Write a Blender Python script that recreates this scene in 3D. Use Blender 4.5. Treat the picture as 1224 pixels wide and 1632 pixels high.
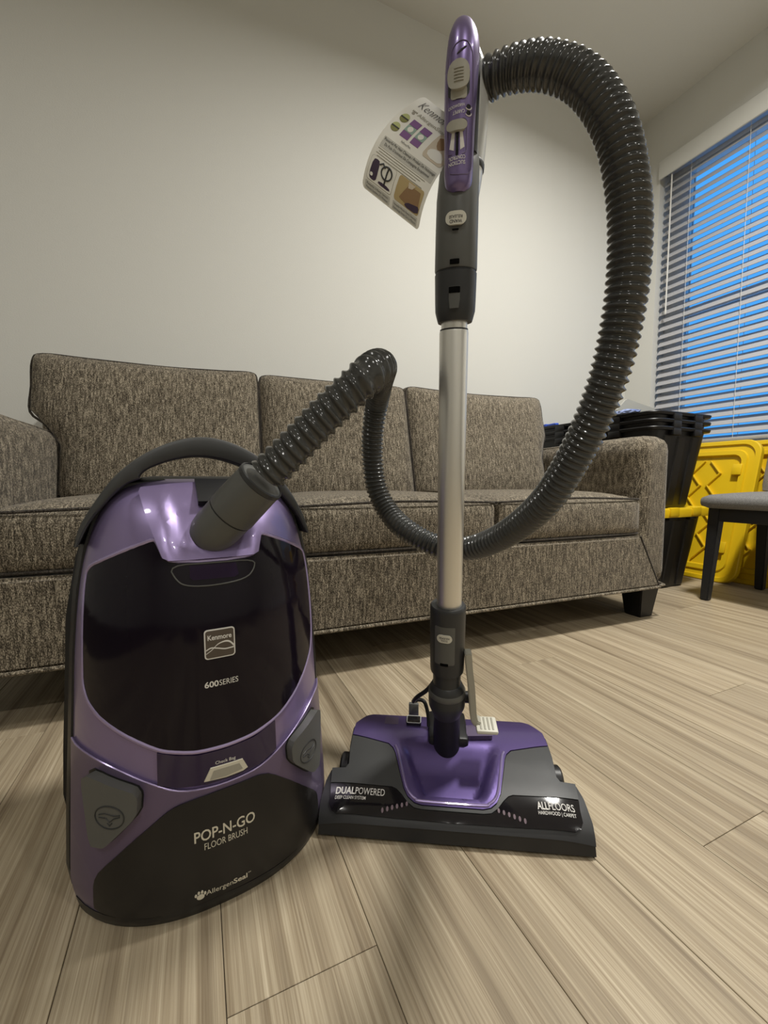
import bpy, bmesh, math, random
from math import pi, sin, cos, radians as R
from mathutils import Vector, Matrix

for o in list(bpy.data.objects):
    bpy.data.objects.remove(o, do_unlink=True)
scn = bpy.context.scene
C = scn.collection
random.seed(7)

# ------------------------------------------------------------------ camera
cam_data = bpy.data.cameras.new('camera')
cam = bpy.data.objects.new('camera', cam_data)
C.objects.link(cam)
cam.location = (0, 0, .50)
cam.rotation_euler = (R(90 - 4.22), 0, R(66.0 - 90))
cam_data.sensor_fit = 'VERTICAL'
cam_data.sensor_height = 36
cam_data.lens = 36 * 665 / 1632
cam_data.clip_start = .02
scn.camera = cam

# ------------------------------------------------------------------ sky outside (dusk) and exposure
world = bpy.data.worlds.new('dusk_sky')
scn.world = world
world.use_nodes = True
bg = world.node_tree.nodes['Background']
bg.inputs[0].default_value = (.075, .40, 1.0, 1)
bg.inputs[1].default_value = 1.0
scn.view_settings.view_transform = 'Standard'
scn.view_settings.look = 'None'
scn.view_settings.gamma = 1
scn.view_settings.exposure = 0
scn.view_settings.use_curve_mapping = False

# flush ceiling lamps: (x, y, watts, diameter)
LAMPS = [(1.45, .46, 60, .30), (-1.15, .10, 6, .19), (1.35, -1.40, 11, .19), (-.5, -1.45, 18, .19)]

# ------------------------------------------------------------------ helpers
def mat(name, col=(.5, .5, .5), rough=.5, metal=0, spec=.5, coat=0, bump=None, noise=None, trans=0, sheen=0, ior=1.45):
    m = bpy.data.materials.new(name)
    m.use_nodes = True
    nt = m.node_tree
    b = nt.nodes['Principled BSDF']
    b.inputs['Base Color'].default_value = (*col, 1)
    b.inputs['Roughness'].default_value = rough
    b.inputs['Metallic'].default_value = metal
    b.inputs['Specular IOR Level'].default_value = spec
    b.inputs['Coat Weight'].default_value = coat
    b.inputs['Coat Roughness'].default_value = .06
    b.inputs['Transmission Weight'].default_value = trans
    b.inputs['Sheen Weight'].default_value = sheen
    b.inputs['IOR'].default_value = ior
    if noise or bump:
        tc = nt.nodes.new('ShaderNodeTexCoord')
    if noise:                                   # (scale, second colour, low, high)
        n = nt.nodes.new('ShaderNodeTexNoise')
        n.inputs['Scale'].default_value = noise[0]
        n.inputs['Detail'].default_value = 4
        nt.links.new(tc.outputs['Object'], n.inputs['Vector'])
        r = nt.nodes.new('ShaderNodeValToRGB')
        r.color_ramp.elements[0].position = noise[2]
        r.color_ramp.elements[1].position = noise[3]
        r.color_ramp.elements[0].color = (*col, 1)
        r.color_ramp.elements[1].color = (*noise[1], 1)
        nt.links.new(n.outputs['Fac'], r.inputs['Fac'])
        nt.links.new(r.outputs['Color'], b.inputs['Base Color'])
    if bump:                                    # (scale, strength, distance)
        n = nt.nodes.new('ShaderNodeTexNoise')
        n.inputs['Scale'].default_value = bump[0]
        n.inputs['Detail'].default_value = 3
        nt.links.new(tc.outputs['Object'], n.inputs['Vector'])
        bp = nt.nodes.new('ShaderNodeBump')
        bp.inputs['Strength'].default_value = bump[1]
        bp.inputs['Distance'].default_value = bump[2]
        nt.links.new(n.outputs['Fac'], bp.inputs['Height'])
        nt.links.new(bp.outputs['Normal'], b.inputs['Normal'])
    return m


def obj(name, bm, m, parent=None, angle=38, smooth=True):
    """link a bmesh as one mesh object (coordinates local to the parent)"""
    bmesh.ops.recalc_face_normals(bm, faces=bm.faces[:])
    ca = R(angle)
    for f in bm.faces:
        f.smooth = smooth
    if smooth:
        for e in bm.edges:
            if len(e.link_faces) == 2 and e.calc_face_angle(0) > ca:
                e.smooth = False
    me = bpy.data.meshes.new(name)
    bm.to_mesh(me)
    bm.free()
    me.materials.append(m)
    o = bpy.data.objects.new(name, me)
    C.objects.link(o)
    o.parent = parent
    return o


def thing(name, label, cat, loc=(0, 0, 0), rotz=0, group=None):
    o = bpy.data.objects.new(name, None)
    C.objects.link(o)
    o.empty_display_size = .05
    o.location = loc
    o.rotation_euler = (0, 0, rotz)
    return tag(o, label, cat, group)


def tag(o, label, cat, group=None):
    o['label'] = label
    o['category'] = cat
    if group:
        o['group'] = group
    return o


def struct(o):
    o['kind'] = 'structure'
    return o


def share(src, parent, loc=None):
    o = src.copy()
    C.objects.link(o)
    o.parent = parent
    if loc is not None:
        o.location = loc
    return o


def box(x0, x1, y0, y1, z0, z1, bev=0, seg=2, bm=None):
    own = bmesh.new()
    v = bmesh.ops.create_cube(own, size=1)['verts']
    for w in v:
        w.co = Vector(((x0 + x1) / 2 + w.co.x * (x1 - x0), (y0 + y1) / 2 + w.co.y * (y1 - y0),
                       (z0 + z1) / 2 + w.co.z * (z1 - z0)))
    if bev:
        bmesh.ops.bevel(own, geom=own.edges[:], offset=bev, segments=seg, affect='EDGES', profile=.5)
    if bm is None:
        return own
    return join(bm, own)


def join(dst, src, mtx=None):
    me = bpy.data.meshes.new('tmp')
    if mtx is not None:
        src.transform(mtx)
    src.to_mesh(me)
    src.free()
    dst.from_mesh(me)
    bpy.data.meshes.remove(me)
    return dst


def catmull(pts, n=8):
    pts = [Vector(p) for p in pts]
    out = []
    for i in range(len(pts) - 1):
        p0 = pts[i - 1] if i else pts[0] * 2 - pts[1]
        p1, p2 = pts[i], pts[i + 1]
        p3 = pts[i + 2] if i + 2 < len(pts) else pts[-1] * 2 - pts[-2]
        for k in range(n):
            t = k / n
            out.append(.5 * ((2 * p1) + (p2 - p0) * t + (2 * p0 - 5 * p1 + 4 * p2 - p3) * t * t
                             + (3 * p1 - p0 - 3 * p2 + p3) * t ** 3))
    out.append(pts[-1])
    return out


def resample(pts, step):
    L = [0]
    for a, b in zip(pts, pts[1:]):
        L.append(L[-1] + (b - a).length)
    n = max(2, int(round(L[-1] / step)))
    out = []
    j = 0
    for i in range(n + 1):
        s = L[-1] * i / n
        while j < len(L) - 2 and L[j + 1] < s:
            j += 1
        d = L[j + 1] - L[j]
        out.append(pts[j].lerp(pts[j + 1], (s - L[j]) / d if d else 0))
    return out, L[-1]


def frames(pts, up=None):
    T = []
    for i in range(len(pts)):
        a = pts[max(0, i - 1)]
        b = pts[min(len(pts) - 1, i + 1)]
        T.append((b - a).normalized())
    n = Vector(up) if up else Vector((0, 0, 1))
    if abs(n.dot(T[0])) > .95:
        n = Vector((1, 0, 0))
    n = (n - T[0] * n.dot(T[0])).normalized()
    out = []
    for t in T:
        n = (n - t * n.dot(t)).normalized()
        out.append((n.copy(), t.cross(n)))
    return out


def tube(pts, r, seg=12, closed=False, caps=True, bm=None):
    """sweep a circle; r a number or r(i, angle)"""
    bm = bm or bmesh.new()
    fr = frames(pts)
    if closed:
        fr = frames(pts)
    rings = []
    for i, p in enumerate(pts):
        ring = []
        for k in range(seg):
            a = 2 * pi * k / seg
            rr = r(i, a) if callable(r) else r
            ring.append(bm.verts.new(p + (fr[i][0] * cos(a) + fr[i][1] * sin(a)) * rr))
        rings.append(ring)
    m = len(rings)
    for i in range(m if closed else m - 1):
        A, B = rings[i], rings[(i + 1) % m]
        for k in range(seg):
            bm.faces.new((A[k], A[(k + 1) % seg], B[(k + 1) % seg], B[k]))
    if caps and not closed:
        bm.faces.new(rings[0])
        bm.faces.new(rings[-1])
    return bm


def lathe(profile, org, ax, seg=32, caps=True, bm=None):
    """revolve (height, radius) pairs around org + ax"""
    bm = bm or bmesh.new()
    ax = Vector(ax).normalized()
    org = Vector(org)
    n = Vector((1, 0, 0)) if abs(ax.x) < .9 else Vector((0, 1, 0))
    n = (n - ax * n.dot(ax)).normalized()
    b = ax.cross(n)
    rings = []
    for h, r in profile:
        rings.append([bm.verts.new(org + ax * h + (n * cos(2 * pi * k / seg) + b * sin(2 * pi * k / seg)) * max(r, 1e-5))
                      for k in range(seg)])
    for A, B in zip(rings, rings[1:]):
        for k in range(seg):
            bm.faces.new((A[k], A[(k + 1) % seg], B[(k + 1) % seg], B[k]))
    if caps:
        bm.faces.new(rings[0])
        bm.faces.new(rings[-1])
    return bm


def chaikin(poly, n=1, w=.25):
    for _ in range(n):
        q = []
        for i, a in enumerate(poly):
            b = poly[(i + 1) % len(poly)]
            q.append((a[0] + (b[0] - a[0]) * w, a[1] + (b[1] - a[1]) * w))
            q.append((a[0] + (b[0] - a[0]) * (1 - w), a[1] + (b[1] - a[1]) * (1 - w)))
        poly = q
    return poly


def rrect(cx, cy, w, h, r, n=4, rot=0):
    """rounded rectangle polygon"""
    out = []
    for sx, sy, a0 in ((1, 1, 0), (-1, 1, 90), (-1, -1, 180), (1, -1, 270)):
        for k in range(n + 1):
            a = R(a0 + 90 * k / n)
            out.append((sx * (w / 2 - r) + r * cos(a), sy * (h / 2 - r) + r * sin(a)))
    return [(cx + x * cos(rot) - y * sin(rot), cy + x * sin(rot) + y * cos(rot)) for x, y in out]


def oval(cx, cy, rx, ry, n=24):
    return [(cx + rx * cos(2 * pi * k / n), cy + ry * sin(2 * pi * k / n)) for k in range(n)]


def patch(poly, fmap, h0, h1, grid=.01, bev=0, floor=None, bm=None, both=False):
    """a plate with outline poly in (u, v), laid on the surface fmap(u, v, h): from height h0 to h1, edge rounded by bev"""
    p = bmesh.new()
    area = sum(a[0] * b[1] - b[0] * a[1] for a, b in zip(poly, poly[1:] + poly[:1]))
    if area < 0:
        poly = poly[::-1]
    f = p.faces.new([p.verts.new((u, v, h1)) for u, v in poly])
    if bev:
        bmesh.ops.inset_region(p, faces=[f], thickness=bev, use_even_offset=True, use_boundary=True)
        inner = set(f.verts)
        for v in p.verts:
            if v not in inner:
                v.co.z = h1 - bev * .8
    bmesh.ops.triangulate(p, faces=p.faces[:])
    us = [q[0] for q in poly]
    vs = [q[1] for q in poly]
    k = math.ceil(min(us) / grid)
    while k * grid < max(us):
        bmesh.ops.bisect_plane(p, geom=p.verts[:] + p.edges[:] + p.faces[:], dist=1e-6, plane_co=(k * grid, 0, 0), plane_no=(1, 0, 0))
        k += 1
    k = math.ceil(min(vs) / grid)
    while k * grid < max(vs):
        bmesh.ops.bisect_plane(p, geom=p.verts[:] + p.edges[:] + p.faces[:], dist=1e-6, plane_co=(0, k * grid, 0), plane_no=(0, 1, 0))
        k += 1
    border = [e for e in p.edges if len(e.link_faces) == 1]
    r = bmesh.ops.extrude_edge_only(p, edges=border)
    low = {v for v in r['geom'] if isinstance(v, bmesh.types.BMVert)}
    for v in p.verts:
        u, w, h = v.co
        if v in low:
            q = Vector(fmap(u, w, h0))
            if floor is not None:
                q.z = floor
            v.co = q
        else:
            v.co = fmap(u, w, h)
    if bm is not None:
        return join(bm, p)
    return p


TEXTS = {}


def text_geo(body, bold=0):
    key = (body, bold)
    if key not in TEXTS:
        cu = bpy.data.curves.new('lettering', 'FONT')
        cu.body = body
        cu.size = 1
        cu.offset = bold
        cu.resolution_u = 3
        o = bpy.data.objects.new('lettering', cu)
        C.objects.link(o)
        bpy.context.view_layer.update()
        dg = bpy.context.evaluated_depsgraph_get()
        me = o.evaluated_get(dg).to_mesh()
        vs = [v.co.copy() for v in me.vertices]
        fs = [tuple(q.vertices) for q in me.polygons]
        o.evaluated_get(dg).to_mesh_clear()
        bpy.data.objects.remove(o, do_unlink=True)
        x0 = min(v.x for v in vs)
        x1 = max(v.x for v in vs)
        TEXTS[key] = ([((v.x - x0) / (x1 - x0), v.y / (x1 - x0)) for v in vs], fs, .71 / (x1 - x0))
    return TEXTS[key]


def lettering(body, p0, p1, fmap, h, height=None, bold=0, bm=None, slant=0):
    """flat print from p0 to p1 (baseline, in u, v) on the surface; height = cap height"""
    vs, fs, ratio = text_geo(body, bold)
    d = Vector((p1[0] - p0[0], p1[1] - p0[1]))
    n = Vector((-d.y, d.x))
    ky = 1 if height is None else height / (ratio * d.length)
    bm = bm or bmesh.new()
    out = [bm.verts.new(fmap(p0[0] + d.x * (x + slant * y) + n.x * y * ky, p0[1] + d.y * (x + slant * y) + n.y * y * ky, h)) for x, y in vs]
    for f in fs:
        try:
            bm.faces.new([out[i] for i in f])
        except ValueError:
            pass
    return bm


def flatprint(o):
    for p in o.data.polygons:
        p.use_smooth = False
    return o


def rbox(hx, hy, hz, r, n=10, shape=None):
    """rounded box, centre at the origin, dense enough to be puffed up by shape(x, y, z, nx, ny, nz)"""
    bm = bmesh.new()
    bmesh.ops.create_cube(bm, size=2)
    bmesh.ops.subdivide_edges(bm, edges=bm.edges[:], cuts=n - 1, use_grid_fill=True)
    H = Vector((hx, hy, hz))
    inn = Vector((hx - r, hy - r, hz - r))
    for v in bm.verts:
        c = v.co.copy()
        w = Vector([math.copysign(abs(c[i]) ** .75, c[i]) * H[i] for i in range(3)])
        q = Vector([max(-inn[i], min(inn[i], w[i])) for i in range(3)])
        d = w - q
        if d.length > 1e-9:
            v.co = q + d.normalized() * r
        else:
            v.co = w
        if shape:
            v.co = shape(v.co.copy(), c)
    return bm
def lerp_tab(tab, t):
    # smooth (Catmull-Rom / Hermite) interpolation through (t, v) pairs
    if t <= tab[0][0]: return tab[0][1]
    if t >= tab[-1][0]: return tab[-1][1]
    for i in range(len(tab) - 1):
        if t <= tab[i + 1][0]:
            break
    def slope(k):
        if k == 0: return (tab[1][1] - tab[0][1]) / (tab[1][0] - tab[0][0])
        if k == len(tab) - 1: return (tab[-1][1] - tab[-2][1]) / (tab[-1][0] - tab[-2][0])
        return (tab[k + 1][1] - tab[k - 1][1]) / (tab[k + 1][0] - tab[k - 1][0])
    h = tab[i + 1][0] - tab[i][0]; u = (t - tab[i][0]) / h
    m0, m1 = slope(i) * h, slope(i + 1) * h
    return ((2*u**3 - 3*u**2 + 1) * tab[i][1] + (u**3 - 2*u**2 + u) * m0
            + (-2*u**3 + 3*u**2) * tab[i + 1][1] + (u**3 - u**2) * m1)

# canister, local: x right, y away from the face, z up
CAN_W = [(0, .158), (.03, .162), (.10, .159), (.18, .154), (.25, .150), (.30, .147), (.37, .140), (.42, .131),
         (.455, .120), (.48, .106), (.495, .088), (.503, .06)]
CAN_F = [(0, .006), (.012, .0), (.05, -.001), (.15, .003), (.25, .002), (.33, .004), (.40, .015), (.44, .032), (.47, .055),
         (.49, .082), (.503, .108)]
def can_f(x, z):
    w = lerp_tab(CAN_W, z); f = lerp_tab(CAN_F, z)
    u = min(abs(x) / w, .995)
    return f + (.118 - f) * (1 - (1 - u**2.4)**.6)

# power head, local: x right, y back, z up
HEAD_Z = [(0, .022), (.006, .031), (.02, .041), (.045, .052), (.07, .059), (.10, .066), (.15, .073), (.19, .070), (.21, .060)]
def head_g(x, y):
    e = max(0, abs(x) - .13) / .06
    return lerp_tab(HEAD_Z, y) - .006 * e * e

# ------------------------------------------------------------------ materials
def wall_mat(name, col):
    return mat(name, col, .75, spec=.25, bump=(220, .18, .002))


def plank_mat():
    m = bpy.data.materials.new('vinyl_plank')
    m.use_nodes = True
    nt = m.node_tree
    N, L = nt.nodes, nt.links
    b = N['Principled BSDF']
    tc = N.new('ShaderNodeTexCoord')
    info = N.new('ShaderNodeObjectInfo')
    off = N.new('ShaderNodeVectorMath')
    off.operation = 'MULTIPLY_ADD'
    sc = N.new('ShaderNodeCombineXYZ')
    L.new(info.outputs['Random'], sc.inputs[0])
    L.new(info.outputs['Random'], sc.inputs[1])
    off.inputs[1].default_value = (40, 17, 0)
    L.new(sc.outputs[0], off.inputs[0])
    L.new(tc.outputs['Object'], off.inputs[2])

    def noise(scale, detail, rough=.6, dist=0):
        mp = N.new('ShaderNodeMapping')
        mp.inputs['Scale'].default_value = scale
        L.new(off.outputs[0], mp.inputs['Vector'])
        n = N.new('ShaderNodeTexNoise')
        n.inputs['Scale'].default_value = 1
        n.inputs['Detail'].default_value = detail
        n.inputs['Roughness'].default_value = rough
        n.inputs['Distortion'].default_value = dist
        L.new(mp.outputs[0], n.inputs['Vector'])
        return n.outputs['Fac']

    broad = noise((38, .8, 1), 4, .6, .2)
    streak = noise((230, 1.5, 1), 5, .7)
    fine = noise((620, 6, 1), 3, .7)
    r1 = N.new('ShaderNodeValToRGB')
    e = r1.color_ramp.elements
    e[0].position, e[1].position = .30, .72
    e[0].color = (.27, .218, .150, 1)
    e[1].color = (.57, .495, .365, 1)
    mid = r1.color_ramp.elements.new(.5)
    mid.color = (.44, .372, .265, 1)
    L.new(broad, r1.inputs['Fac'])
    r2 = N.new('ShaderNodeValToRGB')
    r2.color_ramp.elements[0].position, r2.color_ramp.elements[1].position = .32, .62
    r2.color_ramp.elements[0].color = (.56, .50, .43, 1)
    r2.color_ramp.elements[1].color = (1.06, 1.06, 1.05, 1)
    L.new(streak, r2.inputs['Fac'])
    mx = N.new('ShaderNodeMix')
    mx.data_type = 'RGBA'
    mx.blend_type = 'MULTIPLY'
    mx.inputs['Factor'].default_value = .85
    L.new(r1.outputs[0], mx.inputs['A'])
    L.new(r2.outputs[0], mx.inputs['B'])
    r3 = N.new('ShaderNodeValToRGB')
    r3.color_ramp.elements[0].position, r3.color_ramp.elements[1].position = .35, .6
    r3.color_ramp.elements[0].color = (.74, .70, .66, 1)
    r3.color_ramp.elements[1].color = (1.04, 1.04, 1.04, 1)
    L.new(fine, r3.inputs['Fac'])
    m2 = N.new('ShaderNodeMix')
    m2.data_type = 'RGBA'
    m2.blend_type = 'MULTIPLY'
    m2.inputs['Factor'].default_value = .8
    L.new(mx.outputs['Result'], m2.inputs['A'])
    L.new(r3.outputs[0], m2.inputs['B'])
    hv = N.new('ShaderNodeHueSaturation')
    mr = N.new('ShaderNodeMapRange')
    mr.inputs['To Min'].default_value = .93
    mr.inputs['To Max'].default_value = 1.1
    L.new(info.outputs['Random'], mr.inputs['Value'])
    L.new(mr.outputs[0], hv.inputs['Value'])
    L.new(m2.outputs['Result'], hv.inputs['Color'])
    L.new(hv.outputs[0], b.inputs['Base Color'])
    b.inputs['Roughness'].default_value = .48
    b.inputs['Specular IOR Level'].default_value = .35
    bp = N.new('ShaderNodeBump')
    bp.inputs['Strength'].default_value = .25
    bp.inputs['Distance'].default_value = .001
    L.new(fine, bp.inputs['Height'])
    L.new(bp.outputs[0], b.inputs['Normal'])
    return m


def tweed_mat(name, dark, mid, light, scale=1.0):
    """chenille weave: short upright flecks of three yarn tones"""
    m = bpy.data.materials.new(name)
    m.use_nodes = True
    nt = m.node_tree
    N, L = nt.nodes, nt.links
    b = N['Principled BSDF']
    tc = N.new('ShaderNodeTexCoord')

    def noise(scale, detail, rough):
        mp = N.new('ShaderNodeMapping')
        mp.inputs['Scale'].default_value = scale
        L.new(tc.outputs['Object'], mp.inputs['Vector'])
        n = N.new('ShaderNodeTexNoise')
        n.inputs['Scale'].default_value = 1
        n.inputs['Detail'].default_value = detail
        n.inputs['Roughness'].default_value = rough
        L.new(mp.outputs[0], n.inputs['Vector'])
        return n.outputs['Fac']
    k = scale
    weave = noise((620 * k, 420 * k, 300 * k), 2, .6)
    stripe = noise((260 * k, 80 * k, 30 * k), 3, .6)
    add = N.new('ShaderNodeMath')
    add.operation = 'MULTIPLY_ADD'
    add.inputs[1].default_value = .62
    L.new(weave, add.inputs[0])
    mul = N.new('ShaderNodeMath')
    mul.operation = 'MULTIPLY'
    mul.inputs[1].default_value = .38
    L.new(stripe, mul.inputs[0])
    L.new(mul.outputs[0], add.inputs[2])
    r = N.new('ShaderNodeValToRGB')
    e = r.color_ramp.elements
    e[0].position, e[1].position = .40, .63
    e[0].color = (*dark, 1)
    e[1].color = (*light, 1)
    q = e.new(.50)
    q.color = (*mid, 1)
    L.new(add.outputs[0], r.inputs['Fac'])
    L.new(r.outputs[0], b.inputs['Base Color'])
    b.inputs['Roughness'].default_value = .95
    b.inputs['Specular IOR Level'].default_value = .1
    b.inputs['Sheen Weight'].default_value = .15
    bp = N.new('ShaderNodeBump')
    bp.inputs['Strength'].default_value = .5
    bp.inputs['Distance'].default_value = .0015
    L.new(weave, bp.inputs['Height'])
    L.new(bp.outputs[0], b.inputs['Normal'])
    return m


M = dict(
    wall=wall_mat('wall_paint', (.68, .675, .63)),
    ceil=wall_mat('ceiling_paint', (.68, .67, .62)),
    white=mat('white_vinyl', (.74, .75, .76), .4),
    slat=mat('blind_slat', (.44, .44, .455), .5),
    cord=mat('blind_cord', (.75, .74, .70), .7),
    glass=mat('window_glass', (1, 1, 1), .0, trans=1, ior=1.01),
    plank=plank_mat(),
    sub=mat('subfloor', (.05, .04, .03), .9),
    tweed=tweed_mat('sofa_tweed', (.030, .0245, .0175), (.124, .103, .074), (.45, .39, .295)),
    piping=tweed_mat('sofa_piping', (.016, .014, .011), (.045, .038, .031), (.10, .085, .07)),
    blackwood=mat('black_stained_wood', (.006, .006, .007), .45, bump=(60, .1, .001)),
    greyseat=mat('grey_seat_fabric', (.125, .122, .118), .9, noise=(500, (.25, .245, .235), .4, .62), bump=(600, .4, .001)),
    charwood=mat('charcoal_wood', (.018, .018, .019), .5, bump=(80, .15, .001)),
    tote=mat('black_tote_plastic', (.006, .006, .007), .42, bump=(150, .06, .001)),
    yellow=mat('yellow_plastic', (.78, .52, .012), .38, spec=.4),
    purple=mat('purple_metallic', (.255, .200, .375), .36, metal=.55, coat=.35),
    purple2=mat('purple_metallic_dark', (.150, .115, .205), .38, metal=.55, coat=.25),
    purple3=mat('deep_violet_metallic', (.105, .072, .215), .36, metal=.55, coat=.25),
    smoke=mat('smoked_plastic', (.0075, .005, .0095), .10, spec=.28),
    bandgloss=mat('violet_gloss', (.022, .012, .045), .1, coat=.4),
    purpleg=mat('grip_violet', (.185, .138, .300), .33, metal=.55, coat=.35),
    latchin=mat('dark_violet', (.016, .007, .026), .3, spec=.2),
    edge=mat('violet_highlight', (.40, .33, .55), .24, metal=.6),  # paler violet, a highlight put into the colour of rim and crease
    black=mat('black_plastic', (.010, .010, .011), .4),
    gloss=mat('black_gloss', (.007, .006, .008), .09, coat=.4),
    hole=mat('dark_slot', (.002, .002, .002), .9, spec=.1),
    doorblk=mat('door_black', (.011, .010, .010), .3),
    grey=mat('charcoal_plastic', (.098, .099, .092), .40, bump=(500, .05, .0005)),
    panel=mat('matt_charcoal', (.042, .043, .043), .45, bump=(500, .05, .0005)),
    bumper=mat('bumper_black', (.017, .017, .018), .45),
    dgrey=mat('dark_grey_plastic', (.030, .031, .032), .42, bump=(500, .05, .0005)),
    hose=mat('hose_vinyl', (.050, .051, .049), .16, spec=.6),
    silver=mat('silver_paint', (.66, .67, .66), .22, metal=.25),
    steel=mat('brushed_steel', (.76, .745, .70), .40, metal=.95),
    beige=mat('beige_plastic', (.36, .345, .285), .45),
    beigelt=mat('pale_beige_plastic', (.62, .605, .52), .5),
    print=mat('white_print', (.72, .70, .66), .6),
    printy=mat('cream_print', (.62, .58, .47), .6),
    taupe=mat('taupe_print', (.085, .066, .05), .4),
    paper=mat('tag_paper', (.82, .81, .74), .55),
    pgrey=mat('tag_grey', (.55, .545, .49), .6),
    ink=mat('tag_ink', (.055, .05, .05), .7),
    inkl=mat('tag_ink_light', (.33, .31, .25), .7),
    pviolet=mat('tag_violet', (.21, .09, .27), .6),
    pteal=mat('tag_teal', (.30, .43, .37), .6),
    pgreen=mat('tag_green', (.46, .50, .20), .6),
    pgreen2=mat('tag_dark_green', (.22, .22, .06), .6),
    pbrown=mat('tag_brown', (.28, .17, .08), .6),
    ptan=mat('tag_tan', (.47, .36, .17), .6),
    pplum=mat('tag_plum', (.05, .03, .06), .6),
    pcream=mat('tag_cream', (.60, .52, .40), .6),
    blue=mat('blue_plastic', (.04, .11, .62), .4),
    pale=mat('pale_grey_panel', (.42, .42, .385), .5),
    lamp=mat('lamp_trim', (.8, .8, .8), .4),
    mesh=mat('indicator_mesh', (.42, .41, .36), .3, metal=.5, bump=(1500, 1, .0006)),
)

# ------------------------------------------------------------------ room shell
RX, BY, CZ = 2.64, 1.95, 2.74            # right wall, back wall, ceiling
LX, FY = -2.5, -2.6
WY0, WY1, WZ0, WZ1 = .42, 1.775, .70, 2.44    # window opening in the right wall
TW = .16
fl = struct(obj('floor', box(LX, RX, FY, BY, -.06, -.004), M['sub']))
struct(obj('wall_back', box(LX - TW, RX + TW, BY, BY + TW, -.06, CZ + .1), M['wall']))
wr = bmesh.new()
box(RX, RX + TW, WY1, BY, -.06, CZ + .1, bm=wr)
box(RX, RX + TW, FY, WY0, -.06, CZ + .1, bm=wr)
box(RX, RX + TW, WY0, WY1, -.06, WZ0, bm=wr)
box(RX, RX + TW, WY0, WY1, WZ1, CZ + .1, bm=wr)
struct(obj('wall_right', wr, M['wall']))
struct(obj('wall_left', box(LX - TW, LX, FY, BY, -.06, CZ + .1), M['wall']))
struct(obj('wall_front', box(LX - TW, RX + TW, FY - TW, FY, -.06, CZ + .1), M['wall']))
struct(obj('ceiling', box(LX, RX, FY, BY, CZ, CZ + .1), M['ceil']))
struct(obj('baseboard_back', box(LX, RX - .013, BY - .012, BY, 0, .09, .003), M['white']))
struct(obj('baseboard_right', box(RX - .012, RX, FY, BY, 0, .09, .003), M['white']))

# planks: 6 inch wide, 48 inch long, joints staggered
PW, PL = .1524, 1.22
pm = None
known = {0: .383, 4: .313, 2: .62, 3: 1.14, 5: .86, 7: .55}
for k in range(-17, 18):
    x0 = .0097 + k * PW
    if x0 + PW > RX or x0 < LX:
        continue
    j = known.get(k, random.uniform(0, PL))
    y = j - PL * 4
    while y < BY:
        a, b = max(y, FY), min(y + PL, BY)
        y += PL
        if b - a < .02 or b < -.9 or x0 < -1.3:
            continue
        full = abs(b - a - PL) < 1e-6
        if full and pm is not None:
            o = bpy.data.objects.new('plank', pm)
            C.objects.link(o)
            o.parent = fl
        else:
            hw, hl = PW / 2 - .0004, (b - a) / 2 - .0004
            bm = box(-hw, hw, -hl, hl, -.004, 0)
            top = [e for e in bm.edges if all(v.co.z > -.001 for v in e.verts)]
            bmesh.ops.bevel(bm, geom=top, offset=.0005, segments=1, affect='EDGES')
            o = obj('plank', bm, M['plank'], fl, smooth=False)
            if full:
                pm = o.data
        o.location = (x0 + PW / 2, (a + b) / 2, 0)

# window: vinyl frame, two sashes, glass
wn = struct(thing('window_1', 'white vinyl double sash window behind the blind', 'window', (RX + .13, (WY0 + WY1) / 2, WZ0)))
del wn['category']
hy = (WY1 - WY0) / 2
wz = WZ1 - WZ0
fb = bmesh.new()
fw = .115
box(-.03, .03, -hy, -hy + fw, 0, wz, .004, bm=fb)
box(-.03, .03, hy - fw, hy, 0, wz, .004, bm=fb)
box(-.03, .03, -hy + fw, hy - fw, 0, .06, .004, bm=fb)
box(-.03, .03, -hy + fw, hy - fw, wz - .10, wz, .004, bm=fb)
obj('window_frame', fb, M['white'], wn)
obj('meeting_rail', box(-.02, .03, -hy + fw, hy - fw, .80, .85, .004), M['white'], wn)
obj('rail_seal', box(-.024, -.019, -hy + fw, hy - fw, .822, .834, .001), M['black'], wn)
obj('pane', box(-.003, .003, -hy + fw, hy - fw, .06, .80), M['glass'], wn, smooth=False)
obj('pane', box(.012, .018, -hy + fw, hy - fw, .85, wz - .10), M['glass'], wn, smooth=False)

# horizontal blind
bx = RX + .045
bl = thing('window_blind', 'white horizontal slat blind half closed over the window', 'blind', (bx, (WY0 + WY1) / 2, WZ0))
hb = hy - .012
sb = bmesh.new()
prof = [(-.025 + .05 * i / 8, .0022 * (1 - (i / 4 - 1) ** 2)) for i in range(9)]
for s in (-1, 1):
    top = [sb.verts.new((x, s * hb, z + .0012)) for x, z in prof]
    bot = [sb.verts.new((x, s * hb, z - .0012)) for x, z in prof]
    if s == -1:
        A = (top, bot)
    else:
        B = (top, bot)
for t in (0, 1):
    for i in range(8):
        sb.faces.new((A[t][i], A[t][i + 1], B[t][i + 1], B[t][i]))
for S in (A, B):
    for i in range(8):
        sb.faces.new((S[0][i], S[0][i + 1], S[1][i + 1], S[1][i]))
sb.faces.new((A[0][0], A[1][0], B[1][0], B[0][0]))
sb.faces.new((A[0][8], A[1][8], B[1][8], B[0][8]))
slat0 = None
nz = 33
for i in range(nz):
    z = .085 + i * .0477
    if slat0 is None:
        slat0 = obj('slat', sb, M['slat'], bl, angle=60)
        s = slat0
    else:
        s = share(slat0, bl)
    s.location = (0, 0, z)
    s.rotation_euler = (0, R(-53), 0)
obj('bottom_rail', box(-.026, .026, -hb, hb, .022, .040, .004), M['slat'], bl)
obj('head_rail', box(-.028, .028, -hb, hb, wz - .075, wz - .02, .003), M['slat'], bl)
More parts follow.
